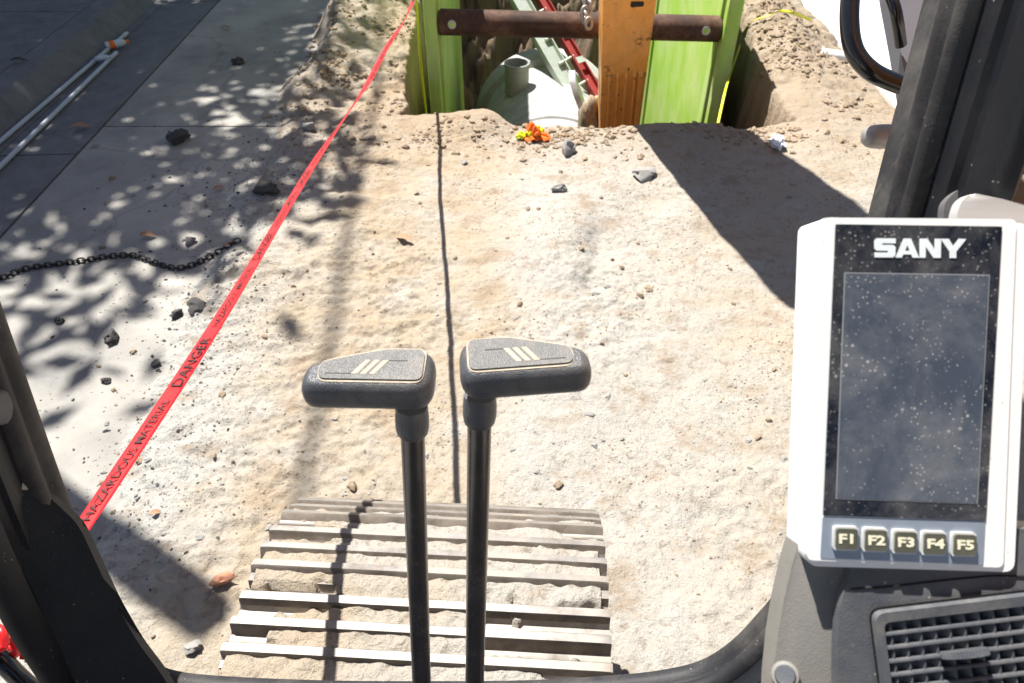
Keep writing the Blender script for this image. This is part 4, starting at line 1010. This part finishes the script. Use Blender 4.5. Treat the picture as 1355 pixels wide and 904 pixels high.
# conduits and litter in the gutter
for i, (qa, qb, lb_) in enumerate((((-30, 213), (168, 44), 'long grey conduit lying in the gutter against the kerb'), ((-30, 250), (154, 70), 'shorter grey conduit lying in the gutter on the street side'))):
    a, b = G(*qa, .012), G(*qb, .012); d = (b - a).normalized()
    bm = bmesh.new(); bm_tube(bm, [a - d * 3, b - d * .08], .0145, 14); bm_tube(bm, [b - d * .085, b], .0165, 14)
    tag(obj('conduit', bm_mesh('conduit', bm, 50), M['conduit']), lb_, 'conduit')
def bottle(px, py, s_, rz, label, capm):
    p = G(px, py, .03); T = Matrix.Translation((p.x, p.y, .035)) @ Matrix.Rotation(rz, 4, 'Z') @ Matrix.Rotation(rad(90), 4, 'X')
    root = obj('bottle', tube_mesh('bottle', [(0, 0, 0), (0, 0, .004), (0, 0, .12 * s_), (0, 0, .15 * s_), (0, 0, .17 * s_)], [.026 * s_, .032 * s_, .032 * s_, .026 * s_, .013 * s_], 16), M['bottle'], None, T)
    tag(root, label, 'bottle')
    obj('bottle_cap', tube_mesh('cap', [(0, 0, .168 * s_), (0, 0, .195 * s_)], .016 * s_, 12), M[capm], root, T)
    obj('bottle_label', tube_mesh('label', [(0, 0, .03 * s_), (0, 0, .075 * s_)], .0328 * s_, 16), M[capm], root, T)
bottle(140, 62, .95, rad(128), 'pale bottle with orange label lying between kerb and conduits', 'hv_orange')
bottle(127, 79, .6, rad(120), 'small pale blue bottle lying against the conduits', 'bottle')
tag(rest('litter', lm[0], M['asphalt'], 26, 84, .06, .4, 'dark crumpled litter on the sidewalk', 'litter', None, .3, (1, 1, 1), G(26, 84, .15)), None)
bpy.data.objects['litter'].location.z = .165

# hi-vis rag on the trench lip: folded cloth sheets
def cloth(name, c, sx, sy, h, seed, rz, mat, parent=None):
    n_ = 26; rr = random.Random(seed); o = Vector((rr.uniform(0, 9), rr.uniform(0, 9), 0)); V, F = [], []
    cz, szz = math.cos(rz), math.sin(rz)
    for i in range(n_):
        for j in range(n_):
            u, v = i / (n_ - 1) * 2 - 1, j / (n_ - 1) * 2 - 1
            w = Vector((u * 1.6, v * 1.6, 0)) + o
            x = u * sx * (1 - .25 * v * v) + .25 * sx * mnoise.noise(w * .9); y = v * sy * (1 - .3 * abs(u)) + .3 * sy * mnoise.noise(w + Vector((5, 5, 5)))
            z = h * (1 - .55 * (u * u + v * v)) + h * .75 * abs(mnoise.noise(w * .95)) * 1.6
            X_, Y_ = c.x + x * cz - y * szz, c.y + x * szz + y * cz
            V.append((X_, Y_, max(hz(X_, min(Y_, 4.60)) + .004, c.z + max(z, 0))))
    for i in range(n_ - 1):
        for j in range(n_ - 1): a = i * n_ + j; F.append((a, a + 1, a + n_ + 1, a + n_))
    o_ = obj(name, mesh_from(name, V, F, 180), mat, parent)
    m_ = o_.modifiers.new('thickness', 'SOLIDIFY'); m_.thickness = .004; return o_
q = G(708, 188); q.z = hz(q.x, q.y)
rag = cloth('safety_vest', q + Vector((.01, .0, .0)), .095, .06, .026, 3, .1, M['hv_orange']); tag(rag, 'crumpled orange and yellow safety vest on the trench lip', 'vest')
cloth('vest_lining', q + Vector((-.005, .015, .01)), .06, .045, .042, 8, .5, M['hv_yellow'], rag)
cloth('vest_fold', q + Vector((-.01, -.005, .02)), .028, .06, .055, 14, .9, M['hv_orange'], rag)
cloth('vest_strap', q + Vector((-.075, .005, .0)), .05, .022, .03, 21, .4, M['hv_yellow'], rag)
# white scrap in the arm's shadow
bm = bmesh.new(); bmesh.ops.create_icosphere(bm, subdivisions=3, radius=1)
for v in bm.verts:
    d = 1 + .7 * mnoise.fractal(v.co * 1.6 + Vector((4, 2, 7)), 1, 2, 4); v.co = Vector((v.co.x * .038, v.co.y * .085, v.co.z * .035)) * d
q = G(1024, 202); q.z = hz(q.x, q.y) + .03
tag(obj('paper_scrap', bm_mesh('scrap', bm, 40), M['trash'], None, Matrix.Translation(q)), 'crumpled white scrap lying in the dark shadow of the arm', 'scrap')

# ------------------------------------------------------------------ street trees whose crowns shade the street, and the cable overhead
def tree(base, th, seed, crown_c, crown_r, nclump, nleaf, label, limbs=()):
    rr = random.Random(seed); root = empty('street_tree', base, label, 'tree', 'street trees along the sidewalk')
    bm = bmesh.new(); b = Vector(base); top = Vector((crown_c[0], crown_c[1], crown_c[2]))
    fork = b + Vector((rr.uniform(-.1, .1), rr.uniform(-.1, .1), th))
    bm_tube(bm, spline([b - Vector((0, 0, .2)), b + Vector((.04, .02, th * .5)), fork, fork.lerp(top, .6), top], 4), [.22 - .19 * (i / 16) for i in range(17)], 12)
    clumps = []
    for k in range(nclump):
        while True:
            d = Vector((rr.uniform(-1, 1), rr.uniform(-1, 1), rr.uniform(-1, 1)))
            if .35 < d.length < 1: break
        c = top + Vector((d.x * crown_r[0], d.y * crown_r[1], d.z * crown_r[2])); clumps.append(c)
        if k % 2 == 0:
            s0 = fork.lerp(top, rr.uniform(.1, .9)); bm_tube(bm, [s0, s0.lerp(c, .5) + Vector((0, 0, .15)), c], [.06, .035, .012], 6)
    for pts_, rads in limbs: bm_tube(bm, spline(pts_, 5), list(np.linspace(rads[0], rads[1], 5 * (len(pts_) - 1) + 1)), 10)
    obj('trunk', bm_mesh('trunk', bm, 60), M['bark'], root)
    V, F = [], []; o = 0
    for k in range(nleaf):
        c = rr.choice(clumps); d = Vector((rr.gauss(0, .29), rr.gauss(0, .29), rr.gauss(0, .22))); p = c + d
        q_ = Vector((rr.gauss(0, 1), rr.gauss(0, 1), rr.gauss(0, .6))).normalized(); n2 = Vector((rr.gauss(0, .6), rr.gauss(0, .6), 1)).normalized(); w_ = q_.cross(n2).normalized()
        L2 = rr.uniform(.09, .15); W2 = L2 * .42
        V += [p - q_ * L2, p + w_ * W2, p + q_ * L2, p - w_ * W2]; F.append((o, o + 1, o + 2, o + 3)); o += 4
    obj('crown', mesh_from('crown', V, F), M['leaf'], root)
tree((-6.1, 5.6, .146), 2.6, 3, (-5.35, 7.4, 6.2), (2.0, 2.6, 1.4), 90, 6300, 'leafy street tree whose low limb shades the street slab', limbs=[([(-6.0, 5.6, 3.6), (-5.0, 4.95, 4.6), (-3.9, 4.15, 5.0), (-3.1, 3.62, 5.0), (-2.62, 3.32, 5.0)], (.13, .085))])
tree((-6.3, 11.2, .146), 3.0, 9, (-5.2, 11.3, 6.6), (2.4, 2.9, 1.5), 120, 7000, 'tall leafy street tree shading gutter and dirt heap')
tree((-8.6, 8.0, .146), 3.0, 15, (-7.9, 8.3, 6.4), (2.4, 3.2, 1.4), 90, 6000, 'leafy tree set back behind the sidewalk')
ca, cb = Vector((-.77, 1.62, 0)), Vector((-1.0, 5.57, 0)); hgt = 9.6; shift = Vector((-.335, .44, 1)) * hgt; cdv = (cb - ca).normalized()
tag(obj('utility_cable', tube_mesh('cable', [ca + shift + cdv * t + Vector((0, 0, .0004 * (t - 3) ** 2)) for t in range(-40, 60, 4)], .024, 8), M['cable']), 'black utility cable strung high above the dirt', 'cable')
